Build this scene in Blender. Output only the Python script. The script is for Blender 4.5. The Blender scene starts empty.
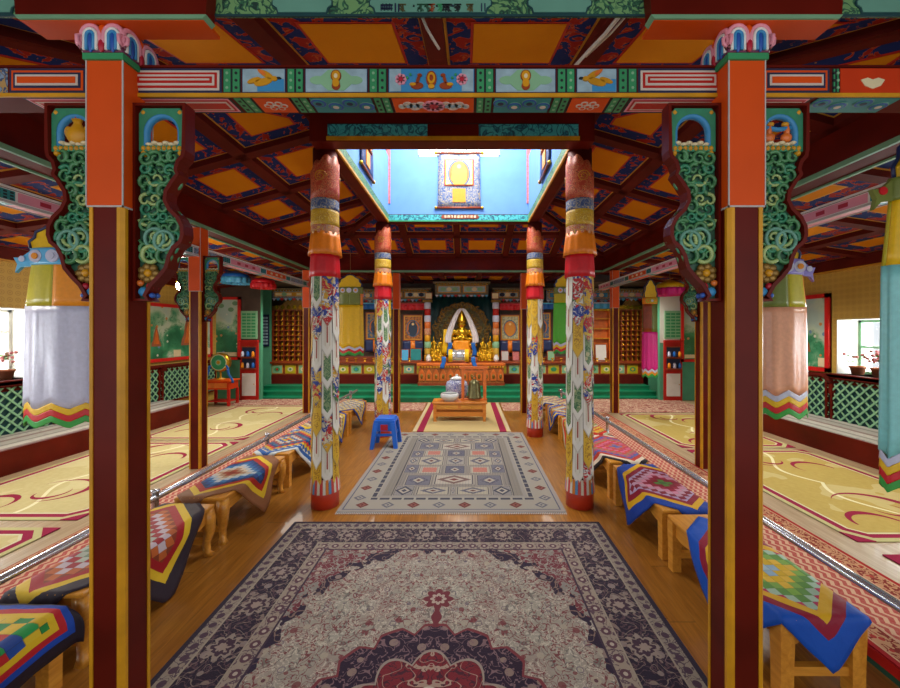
import bpy, math, random
from mathutils import Vector, Matrix
PI = math.pi
C = bpy.context.scene.collection
sc = bpy.context.scene

# ------------------------------------------------------------------ colour helpers
def lin(c):
    return c / 12.92 if c <= 0.04045 else ((c + 0.055) / 1.055) ** 2.4
def hexc(h):
    h = h.lstrip('#')
    return tuple(lin(int(h[i:i + 2], 16) / 255) for i in (0, 2, 4)) + (1.0,)
def col(c):
    return hexc(c) if isinstance(c, str) else tuple(c)

# ------------------------------------------------------------------ node expressions
class X:
    def __init__(s, nt, sock): s.nt, s.k = nt, sock
    def _m(s, op, *a): return s.nt.math(op, s, *a)
    def __add__(s, o): return s._m('ADD', o)
    __radd__ = __add__
    def __sub__(s, o): return s._m('SUBTRACT', o)
    def __rsub__(s, o): return s.nt.math('SUBTRACT', o, s)
    def __mul__(s, o): return s._m('MULTIPLY', o)
    __rmul__ = __mul__
    def __truediv__(s, o): return s._m('DIVIDE', o)
    def __rtruediv__(s, o): return s.nt.math('DIVIDE', o, s)
    def lt(s, o): return s._m('LESS_THAN', o)
    def gt(s, o): return s._m('GREATER_THAN', o)
    def abs(s): return s._m('ABSOLUTE')
    def fract(s): return s._m('FRACT')
    def floor(s): return s._m('FLOOR')
    def sin(s): return s._m('SINE')
    def cos(s): return s._m('COSINE')
    def min(s, o): return s._m('MINIMUM', o)
    def max(s, o): return s._m('MAXIMUM', o)
    def pow(s, o): return s._m('POWER', o)
    def mod(s, o): return s._m('FLOORED_MODULO', o)

class NT:
    def __init__(s, name):
        s.mat = bpy.data.materials.new(name); s.mat.use_nodes = True
        s.t = s.mat.node_tree; s.t.nodes.clear()
        s.out = s.t.nodes.new('ShaderNodeOutputMaterial')
        s.bsdf = s.t.nodes.new('ShaderNodeBsdfPrincipled')
        s.t.links.new(s.bsdf.outputs[0], s.out.inputs[0])
    def put(s, inp, v):
        if isinstance(v, X): s.t.links.new(v.k, inp)
        elif isinstance(v, str): inp.default_value = hexc(v)
        else: inp.default_value = v
    def math(s, op, *a):
        n = s.t.nodes.new('ShaderNodeMath'); n.operation = op
        for i, v in enumerate(a): s.put(n.inputs[i], v)
        return X(s, n.outputs[0])
    def atan2(s, a, b): return s.math('ARCTAN2', a, b)
    def hyp(s, a, b): return (a * a + b * b).pow(0.5)
    def vec(s, x, y, z=0.0):
        n = s.t.nodes.new('ShaderNodeCombineXYZ')
        for i, v in enumerate((x, y, z)): s.put(n.inputs[i], v)
        return X(s, n.outputs[0])
    def xyz(s, v=None):
        v = v or s.obj()
        n = s.t.nodes.new('ShaderNodeSeparateXYZ'); s.t.links.new(v.k, n.inputs[0])
        return [X(s, o) for o in n.outputs]
    def obj(s):
        n = s.t.nodes.new('ShaderNodeTexCoord'); return X(s, n.outputs['Object'])
    def uv(s):
        n = s.t.nodes.new('ShaderNodeUVMap'); return X(s, n.outputs[0])
    def attr(s, name='Col'):
        n = s.t.nodes.new('ShaderNodeAttribute'); n.attribute_name = name; return X(s, n.outputs['Color'])
    def mix(s, f, a, b, blend='MIX'):
        n = s.t.nodes.new('ShaderNodeMix'); n.data_type = 'RGBA'; n.blend_type = blend
        s.put(n.inputs[0], f); s.put(n.inputs[6], a); s.put(n.inputs[7], b)
        return X(s, n.outputs[2])
    def noise(s, v=None, scale=5.0, detail=2.0, rough=0.5, dist=0.0, color=False):
        n = s.t.nodes.new('ShaderNodeTexNoise')
        if v is not None: s.t.links.new(v.k, n.inputs['Vector'])
        else: s.t.links.new(s.obj().k, n.inputs['Vector'])
        n.inputs['Scale'].default_value = scale; n.inputs['Detail'].default_value = detail
        n.inputs['Roughness'].default_value = rough; n.inputs['Distortion'].default_value = dist
        return X(s, n.outputs['Color' if color else 'Fac'])
    def voro(s, v=None, scale=5.0, feature='F1', out='Distance', rnd=1.0):
        n = s.t.nodes.new('ShaderNodeTexVoronoi'); n.feature = feature
        s.t.links.new((v or s.obj()).k, n.inputs['Vector'])
        n.inputs['Scale'].default_value = scale; n.inputs['Randomness'].default_value = rnd
        return X(s, n.outputs[out])
    def white(s, v):
        n = s.t.nodes.new('ShaderNodeTexWhiteNoise'); n.noise_dimensions = '3D'
        s.t.links.new(v.k, n.inputs['Vector']); return X(s, n.outputs['Value'])
    def ramp(s, f, stops, const=False):
        n = s.t.nodes.new('ShaderNodeValToRGB'); cr = n.color_ramp
        cr.interpolation = 'CONSTANT' if const else 'LINEAR'
        while len(cr.elements) < len(stops): cr.elements.new(0.5)
        for e, (p, c) in zip(cr.elements, stops): e.position = p; e.color = col(c)
        s.t.links.new(f.k, n.inputs[0]); return X(s, n.outputs[0])
    def bump(s, h, strength=0.3, dist=0.01):
        n = s.t.nodes.new('ShaderNodeBump'); n.inputs['Strength'].default_value = strength
        n.inputs['Distance'].default_value = dist
        s.t.links.new(h.k, n.inputs['Height'])
        s.t.links.new(n.outputs[0], s.bsdf.inputs['Normal'])
    def done(s, color, rough=0.5, metal=0.0, spec=0.5, sheen=0.0, coat=0.0, emit=None, es=0.0, alpha=None, trans=0.0):
        b = s.bsdf.inputs
        s.put(b['Base Color'], col(color) if not isinstance(color, X) else color)
        s.put(b['Roughness'], rough); s.put(b['Metallic'], metal)
        b['Specular IOR Level'].default_value = spec
        b['Sheen Weight'].default_value = sheen; b['Coat Weight'].default_value = coat
        b['Transmission Weight'].default_value = trans
        if emit: b['Emission Color'].default_value = col(emit); b['Emission Strength'].default_value = es
        return s.mat

M = {}
def plain(key, c, rough=0.5, metal=0.0, var=0.12, vs=6.0, sheen=0.0, coat=0.0, bump=0.0, bs=60.0, spec=0.5, c2=None):
    n = NT(key)
    f = n.noise(scale=vs, detail=3.0)
    a = col(c)
    if c2: hi = col(c2); lo = a
    else:
        lo = tuple(x * (1 - var) for x in a[:3]) + (1,); hi = tuple(min(1, x * (1 + var)) for x in a[:3]) + (1,)
    cc = n.ramp(f, [(0.3, lo), (0.7, hi)])
    if bump: n.bump(n.noise(scale=bs, detail=2.0), bump, 0.004)
    M[key] = n.done(cc, rough, metal, spec, sheen, coat)
    return M[key]

# ------------------------------------------------------------------ mesh builder
class MB:
    def __init__(s): s.v, s.f, s.mi, s.sm, s.c, s.mats, s.uvs = [], [], [], [], [], [], []
    def _mi(s, m):
        m = M[m] if isinstance(m, str) else m
        if m not in s.mats: s.mats.append(m)
        return s.mats.index(m)
    def add(s, verts, faces, m, smooth=False, cols=None, T=None, uvs=None):
        o = len(s.v); k = s._mi(m)
        if T is not None: verts = [T @ Vector(p) for p in verts]
        s.v += [tuple(p) for p in verts]
        for i, f in enumerate(faces):
            s.f.append(tuple(o + j for j in f)); s.mi.append(k); s.sm.append(smooth)
            s.c.append(cols[i] if cols else (1, 1, 1, 1))
            s.uvs.append(uvs[i] if uvs else [(0, 0)] * len(f))
        return s
    def box(s, a, b, m, T=None, cols=None):
        (x0, y0, z0), (x1, y1, z1) = a, b
        x0, x1 = min(x0, x1), max(x0, x1); y0, y1 = min(y0, y1), max(y0, y1); z0, z1 = min(z0, z1), max(z0, z1)
        v = [(x0, y0, z0), (x1, y0, z0), (x1, y1, z0), (x0, y1, z0), (x0, y0, z1), (x1, y0, z1), (x1, y1, z1), (x0, y1, z1)]
        f = [(0, 3, 2, 1), (4, 5, 6, 7), (0, 1, 5, 4), (1, 2, 6, 5), (2, 3, 7, 6), (3, 0, 4, 7)]
        return s.add(v, f, m, T=T, cols=[cols] * 6 if cols else None)
    def cbox(s, c, d, m, T=None): return s.box([c[i] - d[i] / 2 for i in range(3)], [c[i] + d[i] / 2 for i in range(3)], m, T)
    def bbox(s, a, b, m, ch=0.006, T=None):
        """box with chamfered vertical and horizontal edges (simple bevel)"""
        (x0, y0, z0), (x1, y1, z1) = a, b
        def ring(e, z): return [(x0 + e, y0, z), (x1 - e, y0, z), (x1, y0 + e, z), (x1, y1 - e, z), (x1 - e, y1, z), (x0 + e, y1, z), (x0, y1 - e, z), (x0, y0 + e, z)]
        def inner(e, z): return [(x0 + e, y0 + e, z)] * 1
        v = []
        def r2(e, i, z): return [(x0 + e + i, y0 + i, z), (x1 - e - i, y0 + i, z), (x1 - i, y0 + e + i, z), (x1 - i, y1 - e - i, z), (x1 - e - i, y1 - i, z), (x0 + e + i, y1 - i, z), (x0 + i, y1 - e - i, z), (x0 + i, y0 + e + i, z)]
        v += r2(ch, ch, z0) + r2(ch, 0, z0 + ch) + r2(ch, 0, z1 - ch) + r2(ch, ch, z1)
        f = [tuple(range(7, -1, -1)), tuple(range(24, 32))]
        for k in range(3):
            for i in range(8):
                j = (i + 1) % 8; f.append((k * 8 + i, k * 8 + j, k * 8 + 8 + j, k * 8 + 8 + i))
        return s.add(v, f, m, T=T)
    def tube(s, path, r, m, n=8, closed=False, cap=True, T=None, sq=1.0):
        P = [Vector(p) for p in path]; k = len(P)
        if not isinstance(r, (list, tuple)): r = [r] * k
        v, f = [], []
        up = None
        for i, p in enumerate(P):
            if closed: t = P[(i + 1) % k] - P[i - 1]
            else: t = P[min(i + 1, k - 1)] - P[max(i - 1, 0)]
            t = t.normalized() if t.length > 1e-9 else Vector((0, 0, 1))
            if up is None:
                up = Vector((0, 0, 1)) if abs(t.z) < 0.9 else Vector((0, 1, 0))
            a = (up - t * up.dot(t))
            a = a.normalized() if a.length > 1e-6 else t.orthogonal().normalized()
            up = a; b = t.cross(a)
            for j in range(n):
                w = 2 * PI * j / n
                v.append(p + (a * math.cos(w) * sq + b * math.sin(w)) * r[i])
        rng = k if closed else k - 1
        for i in range(rng):
            for j in range(n):
                i2 = (i + 1) % k; j2 = (j + 1) % n
                f.append((i * n + j, i * n + j2, i2 * n + j2, i2 * n + j))
        if cap and not closed:
            f.append(tuple(range(n - 1, -1, -1))); f.append(tuple((k - 1) * n + j for j in range(n)))
        return s.add(v, f, m, smooth=True, T=T)
    def lathe(s, prof, c, m, n=20, T=None, smooth=True, sx=1.0, sy=1.0):
        v, f = [], []
        for (r, z) in prof:
            for j in range(n):
                a = 2 * PI * j / n
                v.append((c[0] + r * sx * math.cos(a), c[1] + r * sy * math.sin(a), c[2] + z))
        k = len(prof)
        for i in range(k - 1):
            for j in range(n):
                j2 = (j + 1) % n
                f.append((i * n + j, i * n + j2, (i + 1) * n + j2, (i + 1) * n + j))
        f.append(tuple(range(n - 1, -1, -1))); f.append(tuple((k - 1) * n + j for j in range(n)))
        return s.add(v, f, m, smooth=smooth, T=T)
    def ell(s, c, r, m, n=14, k=8, T=None):
        if not isinstance(r, (list, tuple)): r = (r, r, r)
        pr = [(math.sin(PI * i / k), -math.cos(PI * i / k)) for i in range(k + 1)]
        pr[0] = (0.02, -1); pr[-1] = (0.02, 1)
        v, f = [], []
        for (q, z) in pr:
            for j in range(n):
                a = 2 * PI * j / n
                v.append((c[0] + r[0] * q * math.cos(a), c[1] + r[1] * q * math.sin(a), c[2] + r[2] * z))
        for i in range(k):
            for j in range(n):
                j2 = (j + 1) % n
                f.append((i * n + j, i * n + j2, (i + 1) * n + j2, (i + 1) * n + j))
        f.append(tuple(range(n - 1, -1, -1))); f.append(tuple(k * n + j for j in range(n)))
        return s.add(v, f, m, smooth=True, T=T)
    def prism(s, poly, y0, y1, m, ax='xz', T=None, smooth=False):
        n = len(poly)
        def P(p, d):
            return {'xz': (p[0], d, p[1]), 'yz': (d, p[0], p[1]), 'xy': (p[0], p[1], d)}[ax]
        v = [P(p, y0) for p in poly] + [P(p, y1) for p in poly]
        f = [tuple(range(n - 1, -1, -1)), tuple(range(n, 2 * n))]
        for i in range(n):
            j = (i + 1) % n; f.append((i, j, n + j, n + i))
        return s.add(v, f, m, T=T)
    def poly(s, pts, m): return s.add(pts, [tuple(range(len(pts)))], m)
    def disc(s, c, r, m, y=None, n=14, ax='xz', th=0.002, sx=1.0):
        p = [(c[0] + sx * r * math.cos(2 * PI * i / n), c[1] + r * math.sin(2 * PI * i / n)) for i in range(n)]
        return s.prism(p, y, y + th, m, ax)
    def grid(s, fn, nu, nv, m, cfn=None, smooth=True, T=None, wrap=False):
        v, f, cs, uv = [], [], [], []
        W = nu if wrap else nu + 1
        for j in range(nv + 1):
            for i in range(W): v.append(fn(i / nu, j / nv))
        for j in range(nv):
            for i in range(nu):
                i2 = (i + 1) % W if wrap else i + 1
                f.append((j * W + i, j * W + i2, (j + 1) * W + i2, (j + 1) * W + i))
                cs.append(cfn(i, j) if cfn else (1, 1, 1, 1))
                uv.append([(i / nu, j / nv), ((i + 1) / nu, j / nv), ((i + 1) / nu, (j + 1) / nv), (i / nu, (j + 1) / nv)])
        return s.add(v, f, m, smooth=smooth, cols=cs, T=T, uvs=uv)
    def build(s, name, parent=None, loc=None, solid=0.0, bevel=0.0):
        me = bpy.data.meshes.new(name)
        me.from_pydata(s.v, [], s.f)
        for m in s.mats: me.materials.append(m)
        me.polygons.foreach_set('material_index', s.mi)
        me.polygons.foreach_set('use_smooth', s.sm)
        if any(c != (1, 1, 1, 1) for c in s.c):
            at = me.color_attributes.new('Col', 'FLOAT_COLOR', 'CORNER')
            buf = []
            for fc, f in zip(s.c, s.f): buf += list(fc) * len(f)
            at.data.foreach_set('color', buf)
        if any(u[0] != (0, 0) or u[-1] != (0, 0) for u in s.uvs):
            ul = me.uv_layers.new(name='UVMap')
            buf = [q for u in s.uvs for p in u for q in p]
            ul.data.foreach_set('uv', buf)
        me.update()
        o = bpy.data.objects.new(name, me); C.objects.link(o)
        if parent is not None: o.parent = parent
        if loc is not None: o.location = loc
        if solid:
            md = o.modifiers.new('thick', 'SOLIDIFY'); md.thickness = solid; md.offset = 0
        if bevel:
            md = o.modifiers.new('bevel', 'BEVEL'); md.width = bevel; md.segments = 2; md.limit_method = 'ANGLE'
        return o

def tag(o, label, cat, group=None, kind=None):
    o['label'] = label; o['category'] = cat
    if group: o['group'] = group
    if kind: o['kind'] = kind
    return o
def thing(name, label, cat, loc=(0, 0, 0), rz=0.0, group=None):
    o = bpy.data.objects.new(name, None); C.objects.link(o)
    o.empty_display_size = 0.1
    o.location = loc; o.rotation_euler = (0, 0, rz)
    return tag(o, label, cat, group)
def struct(o):
    o['kind'] = 'structure'; return o
def dup(o, loc=None, rz=None, label=None, group=None, parent=None, scale=None):
    r = o.copy(); C.objects.link(r)
    if parent is not None: r.parent = parent
    if loc is not None: r.location = loc
    if rz is not None: r.rotation_euler = (0, 0, rz)
    if scale is not None: r.scale = scale
    if label: r['label'] = label
    if group: r['group'] = group
    for ch in list(o.children): dup(ch, parent=r)
    return r
def arc(cx, cz, r, a0, a1, n=10, y=0.0, r1=None):
    out = []
    for i in range(n + 1):
        t = i / n; a = a0 + (a1 - a0) * t; q = r if r1 is None else r + (r1 - r) * t
        out.append((cx + q * math.cos(a), y, cz + q * math.sin(a)))
    return out
CX = -0.16      # the hall's long axis
# ------------------------------------------------------------------ materials
plain('wine', '#5a1309', 0.34, var=0.3, vs=3, spec=0.14)
plain('wine_dark', '#43110e', 0.35, var=0.2, vs=3)
plain('wine_flat', '#5a170f', 0.6, var=0.2, vs=4, spec=0.12)
plain('gold', '#c48a14', 0.4, var=0.2, vs=8, spec=0.35)
plain('gold_line', '#c98f22', 0.5, var=0.1)
plain('orange', '#d44c08', 0.5, var=0.08, vs=3, spec=0.25)
plain('orange_deep', '#bf3405', 0.5, var=0.08, spec=0.25)
plain('red', '#b01c14', 0.45, var=0.1, spec=0.3)
plain('red_bright', '#cc1a1a', 0.35, var=0.1)
plain('crimson', '#a8122c', 0.45, var=0.1)
plain('green', '#2f8a56', 0.45, var=0.12)
plain('green_dark', '#1d4a34', 0.5, var=0.15)
plain('green_step', '#12835a', 0.4, var=0.15, vs=3)
plain('sage', '#7fae86', 0.5, var=0.08)
plain('mint', '#6d9a76', 0.5, var=0.08)
plain('teal', '#1c7f80', 0.45, var=0.12)
plain('teal_dark', '#0d3c40', 0.5, var=0.2)
plain('teal_pale', '#5f9380', 0.5, var=0.08)
plain('old_white', '#c6b7aa', 0.55, var=0.06)
plain('sky_blue', '#2f82b4', 0.5, var=0.1)
plain('grey_blue', '#8fa9b4', 0.6, var=0.15, vs=30)
plain('blue', '#1f4fa0', 0.45, var=0.12)
plain('navy', '#141f42', 0.5, var=0.2)
plain('ink', '#0d1a1c', 0.6, var=0.1)
plain('white_paint', '#d9d6cf', 0.5, var=0.05)
plain('cream', '#d8c9a0', 0.5, var=0.08)
plain('pink', '#d98a9a', 0.5, var=0.08)
plain('plum', '#6a2a4a', 0.5, var=0.1)
plain('black', '#15120f', 0.5, var=0.2)
plain('brass', '#c9992a', 0.28, metal=0.85, var=0.2, vs=20)
plain('gilt', '#dcae2c', 0.25, metal=0.9, var=0.15, vs=30)
plain('bronze', '#6f6a45', 0.35, metal=0.7, var=0.25, vs=20)
plain('old_gilt', '#8a6a30', 0.4, metal=0.5, var=0.35, vs=40)
plain('steel', '#c9cbd0', 0.26, metal=0.75, var=0.05)
plain('steel_dark', '#5c5e62', 0.3, metal=0.9, var=0.1)
plain('plastic_blue', '#0f5fc4', 0.35, var=0.05)
plain('ceramic', '#d5d6d3', 0.18, var=0.04, coat=0.4)
plain('wood_red', '#8a3a16', 0.35, var=0.25, vs=9)
plain('wood_orange', '#cf6a26', 0.35, var=0.2, vs=9)
plain('leaf', '#4a7a2c', 0.5, var=0.3, vs=40)
plain('petal', '#b86a6a', 0.6, var=0.35, vs=40)
plain('clay', '#9a5a38', 0.7, var=0.15)
plain('cable', '#d8d4cc', 0.5, var=0.05)
plain('rope', '#8a6a3a', 0.8, var=0.2)
# cloths
def cloth(key, c, rough=0.45, sheen=0.0, wv=0.06):
    n = NT(key); v = n.obj()
    f = n.noise(v, 40, 2); a = col(c)
    lo = tuple(x * (1 - wv) for x in a[:3]) + (1,); hi = tuple(min(1, x * (1 + wv)) for x in a[:3]) + (1,)
    x_, y_, z_ = n.xyz(v); n.bump(n.noise(n.vec(x_, y_, z_ * 0.25), 12, 1, dist=0.4), 0.3, 0.02)
    M[key] = n.done(n.ramp(f, [(0.3, lo), (0.7, hi)]), rough, 0, 0.5, sheen)
cloth('silk_white', '#bdbfd6', 0.32)
cloth('silk_peach', '#e0a080', 0.3)
cloth('silk_teal', '#7fc8c8', 0.3)
cloth('silk_yellow', '#e0b40c', 0.4)
cloth('silk_lemon', '#b3a818', 0.35)
cloth('silk_amber', '#e08a08', 0.4)
cloth('silk_orange', '#e07a12', 0.4)
cloth('silk_red', '#c4101e', 0.4)
cloth('silk_green', '#2f9a3a', 0.4)
cloth('silk_lime', '#4fae2a', 0.4)
cloth('silk_magenta', '#d0127e', 0.4)
cloth('silk_blue', '#1560b4', 0.35)
cloth('silk_navy', '#1d2c58', 0.4)
cloth('silk_sky', '#4fa8d6', 0.4)
cloth('silk_olive', '#6e7a34', 0.4)
cloth('silk_lilac', '#8a80c8', 0.4)
cloth('scarf_white', '#d2ccd0', 0.5)
cloth('canvas_grey', '#b4b0ac', 0.8)

def wood(key, c1, c2, rough, sx, sy, sz, ns=3.0):
    n = NT(key); x, y, z = n.xyz()
    v = n.vec(x * sx, y * sy, z * sz)
    f = n.noise(v, ns, 4, 0.6, 0.8)
    M[key] = n.done(n.ramp(f, [(0.25, c1), (0.75, c2)]), rough, coat=0.15)
wood('pine', '#b5701c', '#dd9c3a', 0.35, 12, 1, 12)
wood('pine_x', '#b5701c', '#dd9c3a', 0.35, 1, 12, 12)
wood('table_wood', '#b9651c', '#d98a30', 0.35, 1, 10, 10)

def m_floor():
    n = NT('floor_boards'); x, y, z = n.xyz()
    bx = (x / 0.14); i = bx.floor(); fx = bx.fract()
    yo = n.white(n.vec(i, 3.1, 0.0)) * 1.9
    by = (y + yo) / 1.9; j = by.floor(); fy = by.fract()
    r = n.white(n.vec(i, j, 1.0))
    g = n.noise(n.vec(x * 18, y * 1.3, r * 10), 2.2, 4, 0.6, 0.7)
    c = n.ramp(g, [(0.25, '#744613'), (0.55, '#9c6420'), (0.8, '#b27c34')])
    c = n.mix(r * 0.4, c, '#80501a')
    big = n.noise(n.obj(), 0.9, 3); c = n.mix((big - 0.45).max(0.0) * 1.2, c, '#5d3510')
    gap = (fx.lt(0.012) + fy.lt(0.003)).min(1.0)
    c = n.mix(gap * 0.6, c, '#2e1a08')
    n.bump(g, 0.05, 0.003)
    return n.done(c, 0.3, coat=0.15)
M['floor_boards'] = m_floor()

def m_platform():
    n = NT('platform_boards'); x, y, z = n.xyz()
    fx = (x / 0.22).fract(); i = (x / 0.22).floor()
    g = n.noise(n.vec(x * 14, y * 1.0, i), 2.0, 4, 0.6, 0.5)
    c = n.ramp(g, [(0.25, '#8d7350'), (0.75, '#b8a182')])
    c = n.mix(fx.lt(0.015) * 0.6, c, '#4e3820')
    return n.done(c, 0.4, coat=0.05)
M['platform_boards'] = m_platform()

def ring(n, d, a, b): return d.gt(a) * d.lt(b)

def m_persian(a, b):
    n = NT('persian_pile'); x, y, z = n.xyz(); ax, ay = x.abs(), y.abs()
    d = (a - ax).min(b - ay)
    p = n.vec(ax, ay)
    wob = n.noise(p, 7, 2, color=True)
    # vine and flower motifs
    f1 = n.voro(p, 13); fc = n.voro(p, 13, out='Color'); rnd = n.xyz(fc)[0]
    flower = f1.lt(0.30); heart = f1.lt(0.13); petal_r = ring(n, f1, 0.20, 0.26)
    vine = (n.noise(p, 11, 1.0, dist=1.2) - 0.5).abs().lt(0.022)
    vine2 = (n.noise(p, 17, 1.5, dist=1.6) - 0.5).abs().lt(0.03)
    fine = n.voro(p, 34)
    # field
    c = n.mix(n.noise(p, 30, 2), '#837d72', '#a09a8c')
    c = n.mix(vine * 0.8, c, '#5f5a56')
    c = n.mix((n.noise(p, 4.5, 2) - 0.45).max(0.0) * 1.6, c, '#8a6a64')
    c = n.mix(vine2 * rnd.gt(0.15) * 0.85, c, '#6c2630'); v3 = (n.noise(p, 26, 1.0, dist=1.4) - 0.5).abs().lt(0.03); c = n.mix(v3 * rnd.lt(0.6) * 0.7, c, '#c0b6a4')
    c = n.mix(flower * rnd.gt(0.6) * 0.8, c, n.mix(rnd.gt(0.8), '#6e2a32', '#a09684'))
    c = n.mix(heart * rnd.gt(0.6), c, '#5c3a40')
    c = n.mix(petal_r * rnd.lt(0.35) * 0.7, c, '#5a4a5e')
    c = n.mix(fine.lt(0.16) * 0.35, c, '#d0c9b8')
    # corners
    q = (ax / (a - 0.40)).pow(2.6) + (ay / (b - 0.40)).pow(2.6)
    th = n.atan2(ay / b, ax / a)
    q = q + (th * 22).cos().abs() * 0.09; ns_ = n.noise(p, 6, 2)
    sp = n.mix(flower * rnd.gt(0.25), '#6a3038', '#a08c7c'); sp = n.mix(vine2, sp, '#8e8a80'); sp = n.mix(vine, sp, '#7e7a72')
    pb = n.mix(flower * rnd.gt(0.45), '#2b1f32', '#82726c'); pb = n.mix(vine * 0.9, pb, '#7c665c')
    q = q + (n.noise(p, 9, 2) - 0.5) * 0.22
    c = n.mix(q.gt(0.97) * ns_.gt(0.43), c, pb); c = n.mix(q.gt(1.12), c, sp)
    # medallion
    r = n.hyp(ax, ay * 0.94); t2 = n.atan2(ay, ax)
    R = 0.53 + (t2 * 8).cos().abs() * 0.055 - (t2 * 16).cos().abs() * 0.015
    k = r / R
    med = n.mix(flower * rnd.gt(0.4), '#2b1c2e', '#857066'); med = n.mix(vine2 * 0.9, med, '#7a6064')
    redc = n.mix(flower * rnd.gt(0.25), '#74232c', '#a48c7c'); redc = n.mix(vine2, redc, '#47202c'); redc = n.mix(vine, redc, '#a08878')
    cen = n.mix(flower * rnd.gt(0.5), '#b9a99a', '#8c3038')
    c = n.mix(k.lt(1.0), c, med); c = n.mix(ring(n, k, 0.97, 1.0), c, '#74343a')
    R2 = 0.34 + (t2 * 6).cos().abs() * 0.07; k2 = r / R2
    c = n.mix(k2.lt(1.0), c, redc); c = n.mix(ring(n, k2, 0.965, 1.0), c, '#93857a')
    c = n.mix((r / (0.17 + (t2 * 4).cos().abs() * 0.05)).lt(1.0), c, cen)
    # pendants on the long axis
    ry = n.hyp(ax, ay - 0.80); tp = n.atan2(ay - 0.80, ax)
    kp = ry / (0.06 + (tp * 4).cos().abs() * 0.03)
    c = n.mix(kp.lt(1.0), c, '#6a2c34'); c = n.mix(kp.lt(0.55), c, '#a8988a'); c = n.mix(kp.lt(0.3), c, '#6a2c34')
    c = n.mix(ax.lt(0.022 + (ay * 60).sin() * 0.008) * ring(n, ay, 0.58, 0.72), c, '#6a2c34')
    # borders
    along = n.math('MULTIPLY', (a - ax).lt(b - ay), ay) + n.math('MULTIPLY', (a - ax).gt(b - ay), ax)
    fs = (along / 0.085).fract() - 0.5
    gm = n.hyp(fs * 0.085, d - 0.368)
    guard = n.mix(vine2, '#8d8072', '#54404a'); guard = n.mix(gm.lt(0.026), guard, '#543842'); guard = n.mix(gm.lt(0.011), guard, '#a5988a')
    fo = (along / 0.07).fract() - 0.5
    go = n.hyp(fo * 0.07, d - 0.068)
    guard2 = n.mix(vine2, '#857a6c', '#4c3c46'); guard2 = n.mix(go.lt(0.02), guard2, '#463240')
    bl = (along / 0.30).fract() - 0.5
    br = n.hyp(bl * 0.30, d - 0.215); bt = n.atan2(d - 0.215, bl * 0.3)
    kb = br / (0.055 + (bt * 4).cos().abs() * 0.028)
    wide = n.mix(flower * rnd.gt(0.5), '#241a2b', '#7d706c'); wide = n.mix(vine * 0.9, wide, '#7f7066'); wide = n.mix(vine2 * 0.55, wide, '#6a5054')
    kb = kb + (n.noise(p, 30, 2) - 0.5) * 0.9
    wide = n.mix(kb.lt(1.0), wide, '#85786e'); wide = n.mix(kb.lt(0.72), wide, '#3c2836'); wide = n.mix(kb.lt(0.4), wide, '#8a7a70')
    c = n.mix(d.lt(0.42), c, '#3a2a3a')
    c = n.mix(d.lt(0.408), c, guard); c = n.mix(d.lt(0.328), c, '#8f8474'); c = n.mix(d.lt(0.32), c, wide)
    c = n.mix(d.lt(0.115), c, '#8f8474'); c = n.mix(d.lt(0.105), c, guard2)
    c = n.mix(d.lt(0.032), c, '#2a2130')
    n.bump(n.noise(n.obj(), 220, 2), 0.5, 0.004)
    return n.done(c, 0.95, spec=0.15, sheen=0.1)

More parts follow.
